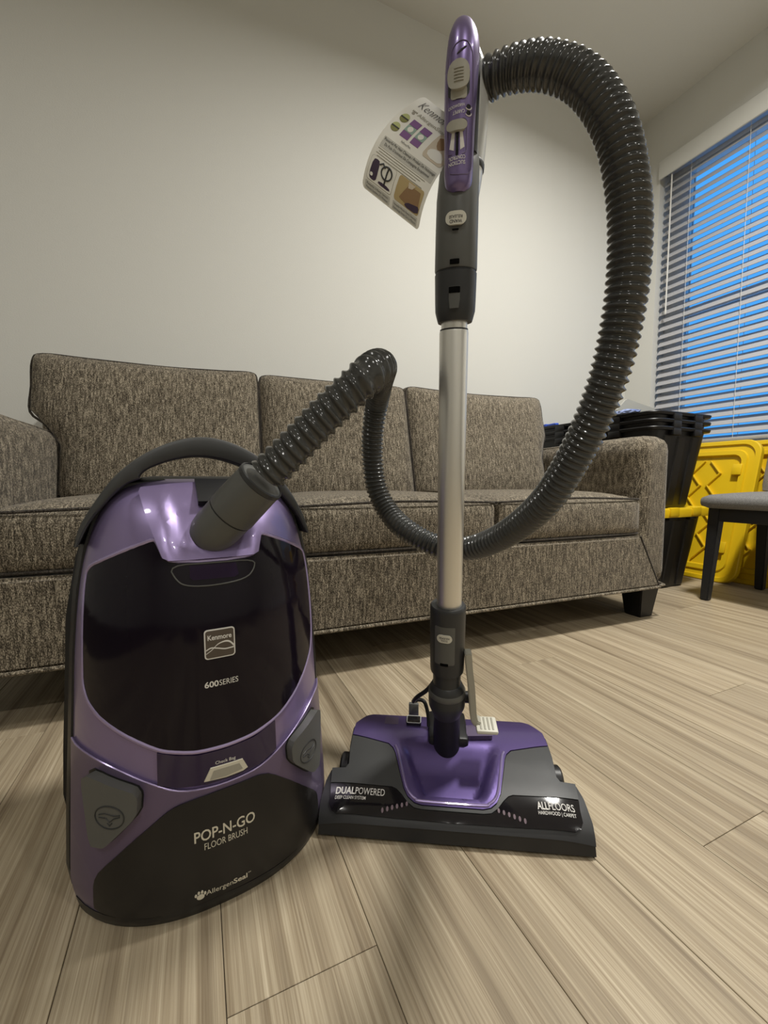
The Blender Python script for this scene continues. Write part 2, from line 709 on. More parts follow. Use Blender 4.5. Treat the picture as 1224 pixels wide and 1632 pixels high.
obj('valance', box(-.072, -.06, -hb - .002, hb + .006, wz - .115, wz - .012, .004), M['wall'], bl)
for yy in (hb - .155, hb - .44, -hb + .44, -hb + .155):
    cb = bmesh.new()
    for dx in (-.024, .024):
        tube([Vector((dx, yy, .03)), Vector((dx, yy, wz - .06))], .0011, 6, bm=cb)
    obj('ladder_cord', cb, M['cord'], bl)
wdb = lathe([(0, .0035), (.005, .0055), (.02, .0055), (.03, .0042), (.80, .0042), (.81, .003)], (-.05, hb - .062, wz - .925), (0, 0, 1), 10)
obj('tilt_wand', wdb, M['cord'], bl)

# recessed ceiling lamps
lamp_names = ['round recessed ceiling lamp over the power head, nearest the sofa', 'round recessed ceiling lamp out to the left of the canister',
              'round recessed ceiling lamp on the window side, farthest from the sofa', 'round recessed ceiling lamp behind the viewer, away from the window']
for i, (x, y, w, dia) in enumerate(LAMPS):
    t = thing('ceiling_lamp', lamp_names[i], 'lamp', (x, y, CZ - .012), 0, 'recessed ceiling lamps')
    obj('trim_ring', lathe([(.012, dia / 2 + .03), (.002, dia / 2 + .03), (0, dia / 2 + .023), (.004, dia / 2 + .008), (.011, dia / 2 + .005)], (0, 0, 0), (0, 0, 1), 32, caps=False), M['lamp'], t)
    ld = bpy.data.lights.new('lamp_glow', 'AREA')
    ld.shape = 'DISK'
    ld.size = dia
    ld.energy = w
    ld.spread = R(162)
    ld.color = (1, .972, .915)
    lo = bpy.data.objects.new('lamp_glow', ld)
    C.objects.link(lo)
    lo.parent = t
    lo.location = (0, 0, -.002)

# ------------------------------------------------------------------ sofa (local: x along the front, right outer side at .05, y back)
sofa = thing('sofa', 'grey brown tweed three-seat sofa with dark piping and black feet', 'sofa', (1.518, .962, 0), R(-2.45))
XL, XR, AW, SD = -2.07, .055, .155, .86          # outer left, outer right, arm width, depth
il, ir = XL + AW, XR - AW                        # inner faces of the arms
ARM = .655


def arm_shape(bm, x0, x1):
    """rounded-over track arm, top sloping down a little to the back"""
    def sh(p, c):
        y = p.y + SD / 2
        z = p.z
        if z > 0:
            z -= .018 * max(0, (y - .1) / SD) - .004
            z += .004 * (1 - c.x ** 2)
        return Vector((p.x + (x0 + x1) / 2, y, z + (.12 + ARM) / 2))
    return rbox((x1 - x0) / 2, SD / 2, (ARM - .12) / 2, .048, 16, sh)


for x0, x1 in ((XL, il), (ir, XR)):
    a = obj('arm', arm_shape(None, x0, x1), M['tweed'], sofa)
    s = 1 if x0 > -1 else -1
    e = x0 if s > 0 else x1
    pp = [Vector((e + s * .020, .03, ARM - .012)), Vector((e + s * .024, .08, ARM - .006)), Vector((e + s * .024, .4, ARM - .006)), Vector((e + s * .024, .75, ARM - .013))]
    obj('piping', tube(catmull(pp, 5), .0026, 8), M['tweed'], a)
    bt = x0 if s > 0 else x1
    o2 = x1 if s > 0 else x0
    obj('bottom_welt', tube([Vector((o2, .86, .121)), Vector((o2 - s * .004, .03, .121)), Vector((o2 - s * .02, -.001, .121)), Vector((bt + s * .05, -.002, .121))], .005, 8), M['tweed'], a)

# front rail under the cushions; its ends are cut on a slant where the arms begin
rail = bmesh.new()
pr = [(il + .02, .31), (ir - .015, .31), (ir + .095, .122), (il - .095, .122)]
fr_ = [rail.verts.new((x, -.016, z)) for x, z in pr]
bk_ = [rail.verts.new((x, .10, z)) for x, z in pr]
rail.faces.new(fr_)
rail.faces.new(bk_)
for i in range(4):
    rail.faces.new((fr_[i], fr_[(i + 1) % 4], bk_[(i + 1) % 4], bk_[i]))
bmesh.ops.bevel(rail, geom=[e for e in rail.edges if all(v.co.y < 0 for v in e.verts)], offset=.008, segments=3, affect='EDGES')
ro = obj('front_rail', rail, M['tweed'], sofa)
obj('bottom_welt', tube([Vector((il - .09, -.016, .121)), Vector((ir + .09, -.016, .121))], .005, 8), M['tweed'], ro)
for e_, q_ in ((ir, 1), (il, -1)):
    obj('seam', tube([Vector((e_ - q_ * .012, -.011, .308)), Vector((e_ + q_ * .092, -.011, .126))], .003, 8), M['piping'], ro)
obj('deck', box(il, ir, .05, SD, .13, .305, .01), M['tweed'], sofa)
bf = rbox((XR - XL) / 2 - .03, .075, .335, .03, 10, lambda p, c: Vector((p.x + (XL + XR) / 2, p.y + .79 + (p.z + .335) * .06, p.z + .455)))
obj('back_frame', bf, M['tweed'], sofa)

cuts = [il, -1.32, -.71, ir]
for i in range(3):
    x0, x1 = cuts[i] + .002, cuts[i + 1] - .002
    hx, cx = (x1 - x0) / 2, (x0 + x1) / 2
    z0, z1 = .312, .440

    def seat(p, c, cx=cx):
        z = p.z
        if z > 0:
            z += .026 * (1 - c.x ** 4) * (1 - c.y ** 4)
        y = p.y - .010 * (1 - c.z ** 2) * (1 - c.x ** 6)
        return Vector((p.x + cx, y + .305, z + (z0 + z1) / 2))
    so = obj('seat_cushion', rbox(hx, .31, (z1 - z0) / 2, .022, 14, seat), M['tweed'], sofa)
    for zz, dz in ((z1 - .004, 0), (z0 + .006, 0)):
        ring = [(x0 + .006, .55), (x0 + .004, .06), (x0 + .012, .008), (x0 + .05, -.004), (cx, -.008), (x1 - .05, -.004), (x1 - .012, .008),
                (x1 - .004, .06), (x1 - .006, .55)]
        pts = [Vector((x, y, zz + (.010 * (1 - ((x - cx) / hx) ** 2) if zz > .4 else 0) * (1 if y < .05 else 0))) for x, y in ring]
        obj('piping', tube(catmull(pts, 5), .0034, 8), M['piping'], so)

bc = [il, -1.335, -.76, ir]
for i in range(3):
    x0, x1 = bc[i] + .002, bc[i + 1] - .002
    hx, cx = (x1 - x0) / 2, (x0 + x1) / 2
    hz = .222

    def bshape(p, c, cx=cx, i=i):
        x = p.x
        t = (p.z + hz) / (2 * hz)
        k = max(0, min(1, (t - .42) / .18))
        k = k * k * (3 - 2 * k)
        if i == 0 and c.x < 0:
            x += c.x * .075 * k
        if i == 2 and c.x > 0:
            x += c.x * .035 * k
        y = p.y
        if y < 0:
            y -= .03 * (1 - c.x ** 4) * (1 - c.z ** 4)
        z = p.z + (.012 * (c.x ** 2) if p.z > .1 else 0) * (1 if i != 1 else .3)
        y += .245 * (z + hz) + .0
        return Vector((x + cx, y + .515, z + hz + .437))
    bo = obj('back_cushion', rbox(hx, .085, hz, .03, 14, bshape), M['tweed'], sofa)
    edge = []
    for (ux, uz) in [(-1, -.9), (-1, -.4), (-1, 0), (-1, .2), (-1, .5), (-1, .85), (-.93, .985), (-.6, 1.0), (0, 1.0), (.6, 1.0), (.93, .985), (1, .85), (1, .5), (1, .2),
                     (1, 0), (1, -.4), (1, -.9)]:
        cc = Vector((ux, -.9, uz))
        q = bshape(Vector((ux * (hx - .002), -.066, uz * hz - (.004 if abs(uz) > .95 else 0))), Vector((ux, -1, 1 if uz > .9 else uz)))
        edge.append(q)
    obj('piping', tube(catmull(edge, 4), .0034, 8), M['piping'], bo)

for x, y in ((XR - .075, .055), (XL + .075, .055), (XR - .075, SD - .06), (XL + .075, SD - .06)):
    lb = bmesh.new()
    q = []
    for z, h in ((0, .032), (.125, .047)):
        q.append([lb.verts.new((x + sx * h, y + sy * h, z)) for sx, sy in ((-1, -1), (1, -1), (1, 1), (-1, 1))])
    lb.faces.new(q[0])
    lb.faces.new(q[1])
    for k in range(4):
        lb.faces.new((q[0][k], q[0][(k + 1) % 4], q[1][(k + 1) % 4], q[1][k]))
    bmesh.ops.bevel(lb, geom=lb.edges[:], offset=.003, segments=2, affect='EDGES')
    obj('leg', lb, M['blackwood'], sofa)

# ------------------------------------------------------------------ storage totes beside the sofa
def ring_loop(hx, hy, r, n=5):
    return rrect(0, 0, 2 * hx, 2 * hy, r, n)


def loft(levels, caps=(True, True), bm=None):
    bm = bm or bmesh.new()
    rings = [[bm.verts.new((x, y, z)) for x, y in ring_loop(hx, hy, r)] for z, hx, hy, r in levels]
    n = len(rings[0])
    for A, B in zip(rings, rings[1:]):
        for k in range(n):
            bm.faces.new((A[k], A[(k + 1) % n], B[(k + 1) % n], B[k]))
    if caps[0]:
        bm.faces.new(rings[0])
    if caps[1]:
        bm.faces.new(rings[-1])
    return bm


def tote(name, label, x, y, z, h, group):
    t = thing(name, label, 'storage bin', (x, y, z), 0, group)
    hx, hy = .195, .335
    # shell with an open top: outside up, over, inside down
    obj('body', loft([(0, hx - .045, hy - .05, .03), (.01, hx - .04, hy - .045, .035), (h, hx, hy, .045),
                      (h, hx - .004, hy - .004, .043), (.012, hx - .045, hy - .05, .033)]), M['tote'], t)
    rim = loft([(h - .004, hx - .006, hy - .006, .045), (h - .004, hx + .018, hy + .018, .055), (h + .006, hx + .022, hy + .022, .06),
                (h + .010, hx + .020, hy + .020, .058), (h + .010, hx - .006, hy - .006, .045), (h - .004, hx - .006, hy - .006, .045)], (False, False))
    obj('rim', rim, M['tote'], t)
    for k, (cx, cy, w, d) in enumerate([(-.07, -hy - .012, .055, .022), (.08, -hy - .012, .055, .022), (-hx - .012, -.16, .022, .06), (-hx - .012, .16, .022, .06),
                                        (hx + .012, -.16, .022, .06)]):
        obj('rim_bracket', box(cx - w / 2, cx + w / 2, cy - d / 2, cy + d / 2, h - .026, h + .004, .004), M['tote'], t)
    for cx in (-.10, .0, .10):
        rb = bmesh.new()
        y0, y1 = -hy + .047, -hy + .004
        v = [rb.verts.new(p) for p in ((cx - .028, y0, .012), (cx + .028, y0, .012), (cx + .028, y1, h - .03), (cx - .028, y1, h - .03))]
        w = [rb.verts.new(p) for p in ((cx - .022, y0 - .006, .012), (cx + .022, y0 - .006, .012), (cx + .022, y1 - .006, h - .03), (cx - .022, y1 - .006, h - .03))]
        rb.faces.new(w)
        for q in range(4):
            rb.faces.new((v[q], v[(q + 1) % 4], w[(q + 1) % 4], w[q]))
        obj('rib', rb, M['tote'], t, smooth=False)
    return t


TX, TY = 1.985, 1.515
tl = tote('storage_tote', 'black tote standing on the floor under a yellow lid, beside the sofa arm', TX, TY, 0, .352, 'black storage totes')
lid = loft([(.340, .190, .330, .05), (.340, .222, .362, .06), (.372, .226, .366, .06), (.380, .222, .362, .06), (.380, .195, .335, .05), (.374, .190, .330, .05)])
lo_ = obj('lid', lid, M['yellow'], tl)
lo_['label'] = 'bright yellow snap-on lid'
obj('lid_latch', box(.05, .11, -.372, -.352, .345, .384, .004), M['yellow'], lo_)
obj('lid_latch', box(-.11, -.05, -.372, -.352, .345, .384, .004), M['yellow'], lo_)
TZ = .3755
names = ['empty black tote on the yellow lid, outermost and lowest rim of three nested', 'empty black tote nested in the stack, middle rim of three',
         'empty black tote nested on top, uppermost rim of three']
for k in range(3):
    tote('storage_tote', names[k], TX, TY, TZ + .0325 * k + .003, .348, 'black storage totes')

# small things lying on the nested totes
bz = TZ + .348 + .0325 * 2 + .014
b1 = thing('blue_clip', 'blue plastic strip lying on the far rim of the nested totes', 'clip', (1.80, 1.77, bz), R(80))
obj('strip', rbox(.06, .012, .007, .005, 6, lambda p, c: Vector((p.x, p.y, p.z + .007))), M['blue'], b1)
obj('grip_tab', rbox(.012, .016, .008, .004, 5, lambda p, c: Vector((p.x + .03, p.y, p.z + .009))), M['blue'], b1)
b2 = thing('blue_bag', 'crumpled pale blue plastic bag beside the grey board on the totes', 'bag', (1.775, 1.30, bz), 0)
rnd = random.Random(3)
bmb = bmesh.new()
bmesh.ops.create_icosphere(bmb, subdivisions=3, radius=1)
for v in bmb.verts:
    k = .8 + .35 * rnd.random()
    v.co = Vector((v.co.x * .028 * k, v.co.y * .06 * k, max(-.35, v.co.z) * .014 * k + .006))
obj('film', bmb, mat('blue_film', (.30, .38, .66), .3), b2, angle=15)
bd = thing('grey_board', 'pale grey board sticking up out of the nested totes', 'board', (1.97, 1.40, TZ + .10), 0)
bdm = bmesh.new()
f_ = bdm.faces.new([bdm.verts.new((x - 1.97, -.004, z - TZ - .10)) for x, z in ((1.842, .50), (1.842, .842), (1.897, .890), (1.912, .897), (2.11, .866), (2.11, .50))])
ex = bmesh.ops.extrude_face_region(bdm, geom=[f_])
for v in ex['geom']:
    if isinstance(v, bmesh.types.BMVert):
        v.co.y = .004
obj('sheet', bdm, M['pale'], bd, smooth=False)

# ------------------------------------------------------------------ yellow lids leaning on the window wall
def big_lid(label, x, y, lean, rotz):
    t = thing('tote_lid', label, 'lid', (x, y, 0), rotz, 'yellow lids leaning on the wall')
    # local: lid plane is y-z, face looks to -x; built upright then leaned
    Wd, Hh = .23, .365
    rot = Matrix.Rotation(lean, 4, 'Y')

    def fin(bm):
        bm.transform(rot @ Matrix.Translation((0, 0, Hh)))
        return bm

    def panel(levels):
        bm = bmesh.new()
        rings = [[bm.verts.new((d, u, v)) for u, v in rrect(0, 0, 2 * w, 2 * h, r, 6)] for d, w, h, r in levels]
        n = len(rings[0])
        for A, B in zip(rings, rings[1:]):
            for k in range(n):
                bm.faces.new((A[k], A[(k + 1) % n], B[(k + 1) % n], B[k]))
        bm.faces.new(rings[0])
        bm.faces.new(rings[-1])
        return bm
    obj('panel', fin(panel([(.02, Wd, Hh, .07), (-.004, Wd, Hh, .07), (-.008, Wd - .004, Hh - .004, .068), (-.008, Wd - .022, Hh - .022, .06),
                            (.002, Wd - .026, Hh - .026, .056), (.002, Wd - .05, Hh - .05, .05), (-.006, Wd - .054, Hh - .054, .048), (-.006, Wd - .075, Hh - .075, .04),
                            (.012, Wd - .082, Hh - .082, .03)])), M['yellow'], t)
    for k in range(-2, 3):
        for s in (-1, 1):
            for q in (-1, 1):
                if abs(k * .13 + (s + 1) * .0325 - .0325) > .26:
                    continue
                rb = box(-.001, .013, -.046, .046, -.0035, .0035, .002)
                rb.transform(Matrix.Translation((0, q * .042, k * .13 + s * .0325)) @ Matrix.Rotation(s * q * R(52), 4, 'X'))
                obj('rib', fin(rb), M['yellow'], t, smooth=False)
    for s in (-1, 1):
        for v in (-.19, .02, .21):
            obj('latch', fin(box(-.014, .004, s * (Wd - .085) - .02, s * (Wd - .085) + .02, v - .028, v + .028, .004)), M['yellow'], t)
    return t


big_lid('large yellow ribbed lid leaning in front, its edge behind the chair seat', 2.335, 1.345, R(14.5), 0)
big_lid('yellow lid leaning behind the other, mostly hidden under the chair', 2.415, 1.19, R(15), 0)

# ------------------------------------------------------------------ chair at the right edge, facing the sofa end
ch = thing('dining_chair', 'chair with grey padded seat and charcoal wooden legs at the right edge', 'chair', (2.15, .83, 0), 0)


def seat_shape(p, c):
    z = p.z + (.018 * (1 - c.x ** 2) * (1 - c.y ** 2) if p.z > 0 else 0)
    return Vector((p.x, p.y, z + .415))


obj('seat', rbox(.235, .235, .027, .026, 12, seat_shape), M['greyseat'], ch)
fr = bmesh.new()
box(-.20, .20, .185, .205, .335, .392, .003, bm=fr)
box(-.20, .20, -.205, -.185, .335, .392, .003, bm=fr)
box(-.205, -.185, -.20, .20, .335, .392, .003, bm=fr)
box(.185, .205, -.20, .20, .335, .392, .003, bm=fr)
obj('apron', fr, M['charwood'], ch)


def tapered(p0, p1, h0, h1):
    lb = bmesh.new()
    q = []
    for p, h in ((p0, h0), (p1, h1)):
        q.append([lb.verts.new((p[0] + sx * h, p[1] + sy * h, p[2])) for sx, sy in ((-1, -1), (1, -1), (1, 1), (-1, 1))])
    lb.faces.new(q[0])
    lb.faces.new(q[1])
    for k in range(4):
        lb.faces.new((q[0][k], q[0][(k + 1) % 4], q[1][(k + 1) % 4], q[1][k]))
    bmesh.ops.bevel(lb, geom=lb.edges[:], offset=.004, segments=2, affect='EDGES')
    return lb


for sx, sy in ((-1, 1), (-1, -1)):
    obj('leg', tapered((sx * .205, sy * .20, 0), (sx * .185, sy * .185, .392), .015, .022), M['charwood'], ch)
for sy in (1, -1):
    obj('leg', tapered((.215, sy * .20, 0), (.195, sy * .19, .40), .016, .022), M['charwood'], ch)
    obj('back_post', tapered((.205, sy * .185, .38), (.275, sy * .185, .56), .016, .014), M['charwood'], ch)
bk = rbox(.022, .225, .23, .02, 10, lambda p, c: Vector((p.x + .232 + (p.z + .23) * .25, p.y, p.z + .23 + .45)))
obj('backrest', bk, mat('chair_back_fabric', (.20, .175, .145), .9, noise=(400, (.30, .265, .22), .4, .62)), ch)

# ------------------------------------------------------------------ vacuum canister, standing on end
can = thing('vacuum_canister', 'purple canister vacuum standing upright with smoked lid and arched grey handle', 'vacuum', (.015, .4975, 0), R(5.0))


def cmap(u, v, h):
    v = max(.0005, min(.5, v))
    e = .0015
    fx = (can_f(u + e, v) - can_f(u - e, v)) / (2 * e)
    fz = (can_f(u, v + e) - can_f(u, v - e)) / (2 * e)
    n = Vector((fx, -1, fz)).normalized()
    return Vector((u, can_f(u, v), v)) + n * h


sh = bmesh.new()
ZS = [0, .004, .012] + [.03 + .0135 * i for i in range(34)] + [.485, .492, .498, .503]
NA = 48
rings = []
for z in ZS:
    w = lerp_tab(CAN_W, z)
    row = []
    for k in range(NA + 1):
        a = -pi / 2 + pi * k / NA
        x = w * .999 * sin(a)
        row.append(sh.verts.new((x, min(can_f(x, z), .118), z)))
    row.append(sh.verts.new((w, .135, z)))
    row.append(sh.verts.new((-w, .135, z)))
    rings.append(row)
n = len(rings[0])
for A, B in zip(rings, rings[1:]):
    for k in range(n):
        sh.faces.new((A[k], A[(k + 1) % n], B[(k + 1) % n], B[k]))
sh.faces.new(rings[0])
sh.faces.new(rings[-1])
body = obj('shell', sh, M['purple'], can)

# black chassis behind the purple shell
cb = bmesh.new()
prev = None
levels = [(.108, .0015), (.118, .006), (.15, .007), (.20, .004), (.245, -.008), (.26, -.03)]
out = []
for z, w in CAN_W:
    out.append((w, z))
out = [(w, z) for w, z in out if z <= .4955]
outline = [(x, z) for x, z in out] + [(.05, .5), (-.05, .5)] + [(-x, z) for x, z in reversed(out)]
loops = []
for y, g in levels:
    loops.append([cb.verts.new((x + math.copysign(g, x), y, max(.001, z + (g if z > .3 else 0)))) for x, z in outline])
m_ = len(loops[0])
for A, B in zip(loops, loops[1:]):
    for k in range(m_):
        cb.faces.new((A[k], A[(k + 1) % m_], B[(k + 1) % m_], B[k]))
cb.faces.new(loops[0])
cb.faces.new(loops[-1])
obj('chassis', cb, M['black'], can)
for s in (-1, 1):
    wh = lathe([(-.012, .04), (-.012, .055), (-.008, .06), (.008, .06), (.012, .055), (.012, .04)], (s * .135, .245, .075), (1, 0, 0), 28)
    obj('wheel', wh, M['black'], can)

# arched carrying handle
outer = [(-.1395, .425), (-.132, .450), (-.115, .480), (-.095, .508), (-.070, .530), (-.040, .547), (-.008, .556), (.020, .555), (.050, .545), (.078, .528), (.098, .507),
         (.117, .480), (.132, .450), (.1395, .425)]
inner = [(.1360, .425), (.123, .452), (.10, .482), (.084, .497), (.072, .503), (.056, .517), (.030, .527), (.005, .5315), (-.018, .5305), (-.043, .524), (-.064, .514), (-.072, .505),
         (-.070, .503), (-.084, .497), (-.10, .482), (-.123, .452), (-.1360, .425)]
oc, _ = resample(catmull([(x, 0, z) for x, z in outer], 6), .005)
ic_ = catmull([(x, 0, z) for x, z in reversed(inner)], 6)
icum = [0]
for a, b in zip(ic_, ic_[1:]):
    icum.append(icum[-1] + (b - a).length)
hb_ = bmesh.new()
rows = []
for i, o_ in enumerate(oc):
    want = icum[-1] * i / (len(oc) - 1)
    k = max(q for q in range(len(icum)) if icum[q] <= want + 1e-9)
    k = min(k, len(ic_) - 2)
    n_ = ic_[k].lerp(ic_[k + 1], (want - icum[k]) / max(1e-9, icum[k + 1] - icum[k]))
    w_ = n_ - o_
    c_ = min(.005, w_.length * .3)
    d_ = w_.normalized() * c_
    sec = [(o_ + d_, .088), (n_ - d_, .088), (n_ - d_ * .3, .0895), (n_, .088 + c_), (n_, .128 - c_), (n_ - d_, .128), (o_ + d_, .128), (o_, .128 - c_), (o_, .088 + c_), (o_ + d_ * .3, .0895)]
    rows.append([hb_.verts.new((p.x, y, p.z)) for p, y in sec])
for A, B in zip(rows, rows[1:]):
    for k in range(10):
        hb_.faces.new((A[k], A[(k + 1) % 10], B[(k + 1) % 10], B[k]))
hb_.faces.new(rows[0])
hb_.faces.new(rows[-1])
obj('handle', hb_, M['panel'], can)


def sym(half):
    """mirror a half outline (negative x first, ordered outward edge to axis) into a closed one"""
    return half + [(-x, z) for x, z in reversed(half)]


# smoked window
win = [(-.1315, .34), (-.1285, .378), (-.1255, .398), (-.1195, .4065), (-.088, .4230), (-.060, .4345), (-.0555, .4325), (-.0475, .4090),
       (.0475, .4085), (.0555, .4325), (.060, .4345), (.088, .4230), (.1195, .4065), (.1265, .398), (.1305, .373), (.1325, .335), (.132, .29), (.127, .264), (.112, .243), (.095, .2245),
       (.071, .207), (.038, .1965), (.006, .1935), (-.026, .1945), (-.058, .2030), (-.070, .2095), (-.095, .2245), (-.117, .240), (-.1285, .2545), (-.1335, .272)]
win_c = chaikin(win, 1, .18)
wo = obj('lid_window', patch(win_c, cmap, -.001, .0022, .009, .0012), M['smoke'], can)
wo['label'] = 'smoked dark translucent lid window'
rim_pts = [Vector(cmap(u, v, .0008)) for u, v in chaikin(win_c, 1)]
obj('window_rim_highlight', tube(rim_pts, .0027, 8, closed=True), M['edge'], wo)  # bevel round the window, its highlight painted in pale violet
# hood in the middle of the top, the hose port grows out of it
hood = [(-.072, .486), (-.04, .490), (.0, .4925), (.04, .490), (.066, .4835), (.060, .455), (.0565, .436), (.0485, .4100), (.0, .4105), (-.0485, .4102), (-.058, .4394)]


def hoodmap(u, v, h):
    # ridged edges and a hollow in the middle that opens downwards
    half = .0565 + max(0, v - .43) * .16
    q = max(0, min(1, (half - .010 - abs(u)) / .022))
    k = max(0, min(1, (.488 - v) / .02)) * max(0, min(1, (v - .405) / .02))
    return cmap(u, v, h - (.0075 * q * q * (3 - 2 * q) * k if h > 0 else 0))


obj('port_hood', patch(chaikin(hood, 1, .1), hoodmap, 0, .0085, .005, .003), M['purple'], can)
latch = [(-.0455, .4065), (0, .4062), (.0462, .4055), (.0445, .3940), (.034, .3845), (-.0, .3813), (-.0268, .3828), (-.0375, .3885)]
lt = obj('lid_latch', patch(chaikin(latch, 1), cmap, 0, .0036, .008, .0016), M['smoke'], can)
obj('latch_rim', tube([Vector(cmap(u, v, .0036)) for u, v in chaikin(chaikin(latch, 1), 1)], .0008, 6, closed=True), M['grey'], lt)
obj('latch_inset', patch([(-.0246, .4045), (.0237, .4040), (.0260, .391), (.022, .3885), (-.022, .3890), (-.0250, .392)], cmap, .003, .0047, .008, .0006), M['latchin'], lt)

# lower bumper below the crease
cr = [(-.1500, .197), (-.1287, .1940), (-.1011, .184), (-.0700, .1672), (-.0438, .1540), (-.013, .1491), (.0135, .1491), (.0445, .1530), (.0725, .165), (.1050, .184), (.1287, .196), (.150, .1975)]
bump = cr + [(.1535, .10), (.1565, .03), (.150, .010), (.10, .006), (0, .006), (-.10, .006), (-.150, .010), (-.1565, .03), (-.1535, .10)]
bo_ = obj('lower_bumper', patch(bump, cmap, -.002, .0035, .010, .0018), M['purple2'], can)
obj('crease_highlight', tube([Vector(cmap(u, v, .0026)) for u, v in [(p.x, p.y) for p in catmull([(a, b, 0) for a, b in cr], 4)]], .0011, 6), M['edge'], bo_)  # thin pale line added as a painted highlight along the crease
door = [(-.1285, .020), (-.1290, .0300), (-.1282, .0530), (-.1216, .0687), (-.0907, .1040), (-.0583, .1325), (-.0467, .1385), (-.0300, .1415), (0, .1435), (.030, .1440), (.0423, .1440),
        (.0570, .1385), (.0880, .1090), (.1180, .0740), (.1265, .0600), (.1290, .0400), (.1285, .020), (.10, .0165), (.05, .0185), (0, .0190), (-.05, .0170), (-.10, .0165)]
do_ = obj('brush_door', patch(chaikin(door, 1, .2), cmap, .002, .0052, .009, .001), M['doorblk'], can)
do_['label'] = 'glossy black brush compartment door'
sk = [(-.1500, .0165), (-.08, .0150), (0, .0175), (.08, .0150), (.1500, .0165), (.146, .001), (-.146, .001)]
obj('floor_skirt', patch(sk, cmap, -.004, .0042, .010, .001), M['black'], can)
band = [(-.0633, .2030), (-.045, .1965), (-.0239, .1915), (.0056, .1908), (.0377, .1935), (.0640, .2030), (.0650, .1655), (.0426, .1565), (.0151, .1535), (-.0153, .1540), (-.0437, .1585),
        (-.0640, .1655)]
ba = obj('indicator_band', patch(band, cmap, -.001, .0035, .008, .0012), M['bandgloss'], can)
ind = [(-.0185, .1590), (-.0115, .1728), (.0235, .1722), (.0290, .1600), (.0235, .1578), (.005, .1570)]
io = obj('bag_indicator', patch(ind, cmap, .003, .0052, .008, .0008), M['printy'], ba)
obj('indicator_mesh', patch([(-.0125, .1595), (-.0080, .1695), (.0195, .1690), (.0232, .1610), (.005, .1588)], cmap, .004, .0057, .008, .0004), M['mesh'], ba)
obj('lettering', lettering('Check Bag', (-.0062, .1752), (.0158, .1750), cmap, .0039, .0038, .004), M['print'], ba)


# release buttons in the bumper
def button(poly, c, s):
    pk = [(c[0] + (x - c[0]) * 1.07, c[1] + (z - c[1]) * 1.06) for x, z in poly]
    obj('button_gap', patch(chaikin(pk, 1, .15), cmap, .002, .0040, .009, .0004), M['black'], can)
    b = obj('release_button', patch(chaikin(poly, 1, .14), cmap, .003, .0145, .008, .0065), M['grey'], can)
    pts = [Vector(cmap(u, v, .0147)) for u, v in oval(c[0], c[1] - .006, .0125, .0125, 32)]
    ic = tube(pts, .0007, 6, closed=True)
    for line in ([(-.009, .002), (-.004, .004), (.004, .002), (.009, .003)], [(-.009, -.001), (-.003, -.001), (0, -.005), (.004, -.001), (.009, .001)],
                 [(-.002, -.006), (0, -.009), (.002, -.006)]):
        tube([Vector(cmap(c[0] + u, c[1] - .006 + v, .0147)) for u, v in line], .0006, 6, bm=ic)
    obj('icon', ic, M['dgrey'], b)


bl_ = [(-.1278, .1746), (-.1203, .1812), (-.0828, .1675), (-.0785, .1595), (-.08, .1400), (-.1063, .1080), (-.111, .1035), (-.1225, .1030)]
button(bl_, (-.1030, .1450), -1)
button([(-x, z + .002) for x, z in bl_], (.1030, .1470), 1)

# badge and lettering
lg = obj('badge', patch(rrect(.0025, .3165, .0325, .0330, .0035), cmap, .001, .0034, .01, .0004), M['print'], can)
obj('badge_field', patch(rrect(.0025, .3165, .0298, .0303, .0026), cmap, .002, .0038, .01), M['taupe'], lg)
bg_ = lettering('Kenmore', (-.0102, .3215), (.0150, .3215), cmap, .0041, .0056, .02)
obj('lettering', bg_, M['print'], lg)


def ribbon(line, w, fmap, h):
    bm = bmesh.new()
    L_ = catmull([(u, v, 0) for u, v in line], 6)
    a, b = [], []
    for i, p in enumerate(L_):
        t = i / (len(L_) - 1)
        k = w(t)
        a.append(bm.verts.new(fmap(p.x, p.y + k, h)))
        b.append(bm.verts.new(fmap(p.x, p.y - k, h)))
    for i in range(len(a) - 1):
        bm.faces.new((a[i], a[i + 1], b[i + 1], b[i]))
    return bm


wv = ribbon([(-.0122, .3065), (-.006, .3105), (.000, .3158), (.007, .3180), (.0125, .3170), (.0172, .3120)], lambda t: .0004 + .0011 * t * t, cmap, .0041)
join(wv, ribbon([(-.0122, .3105), (-.007, .3128), (.000, .3115), (.008, .3095), (.0172, .3100)], lambda t: .0007, cmap, .0041))
obj('wave_mark', wv, M['print'], lg)
obj('lettering', lettering('600', (-.0148, .2675), (.0000, .2675), cmap, .0026, .0068, .022), M['print'], can)
obj('lettering', lettering('SERIES', (.0008, .2675), (.0212, .2675), cmap, .0026, .0066, 0), M['print'], can)
obj('lettering', lettering('POP-N-GO', (-.0305, .0912), (.0352, .0912), cmap, .0056, .0125, .012), M['printy'], can)
obj('lettering', lettering('FLOOR BRUSH', (-.0205, .0800), (.0260, .0800), cmap, .0056, .0078, -.002), M['printy'], can)
obj('lettering', lettering('Allergen', (-.0205, .0262), (.0085, .0262), cmap, .0056, .0058, .0), M['printy'], can)
obj('lettering', lettering('Seal', (.0090, .0262), (.0245, .0262), cmap, .0056, .0058, .02), M['printy'], can)
obj('lettering', lettering('TM', (.0252, .0305), (.0285, .0305), cmap, .0056, .0018, 0), M['printy'], can)
pw = bmesh.new()
patch(oval(-.0262, .0268, .0040, .0030, 14), cmap, .005, .0057, .02, bm=pw)
for dx, dz in ((-.0048, .0028), (-.0018, .0052), (.0016, .0053), (.0046, .0030)):
    patch(oval(-.0262 + dx, .0268 + dz, .0013, .0018, 10), cmap, .005, .0057, .02, bm=pw)
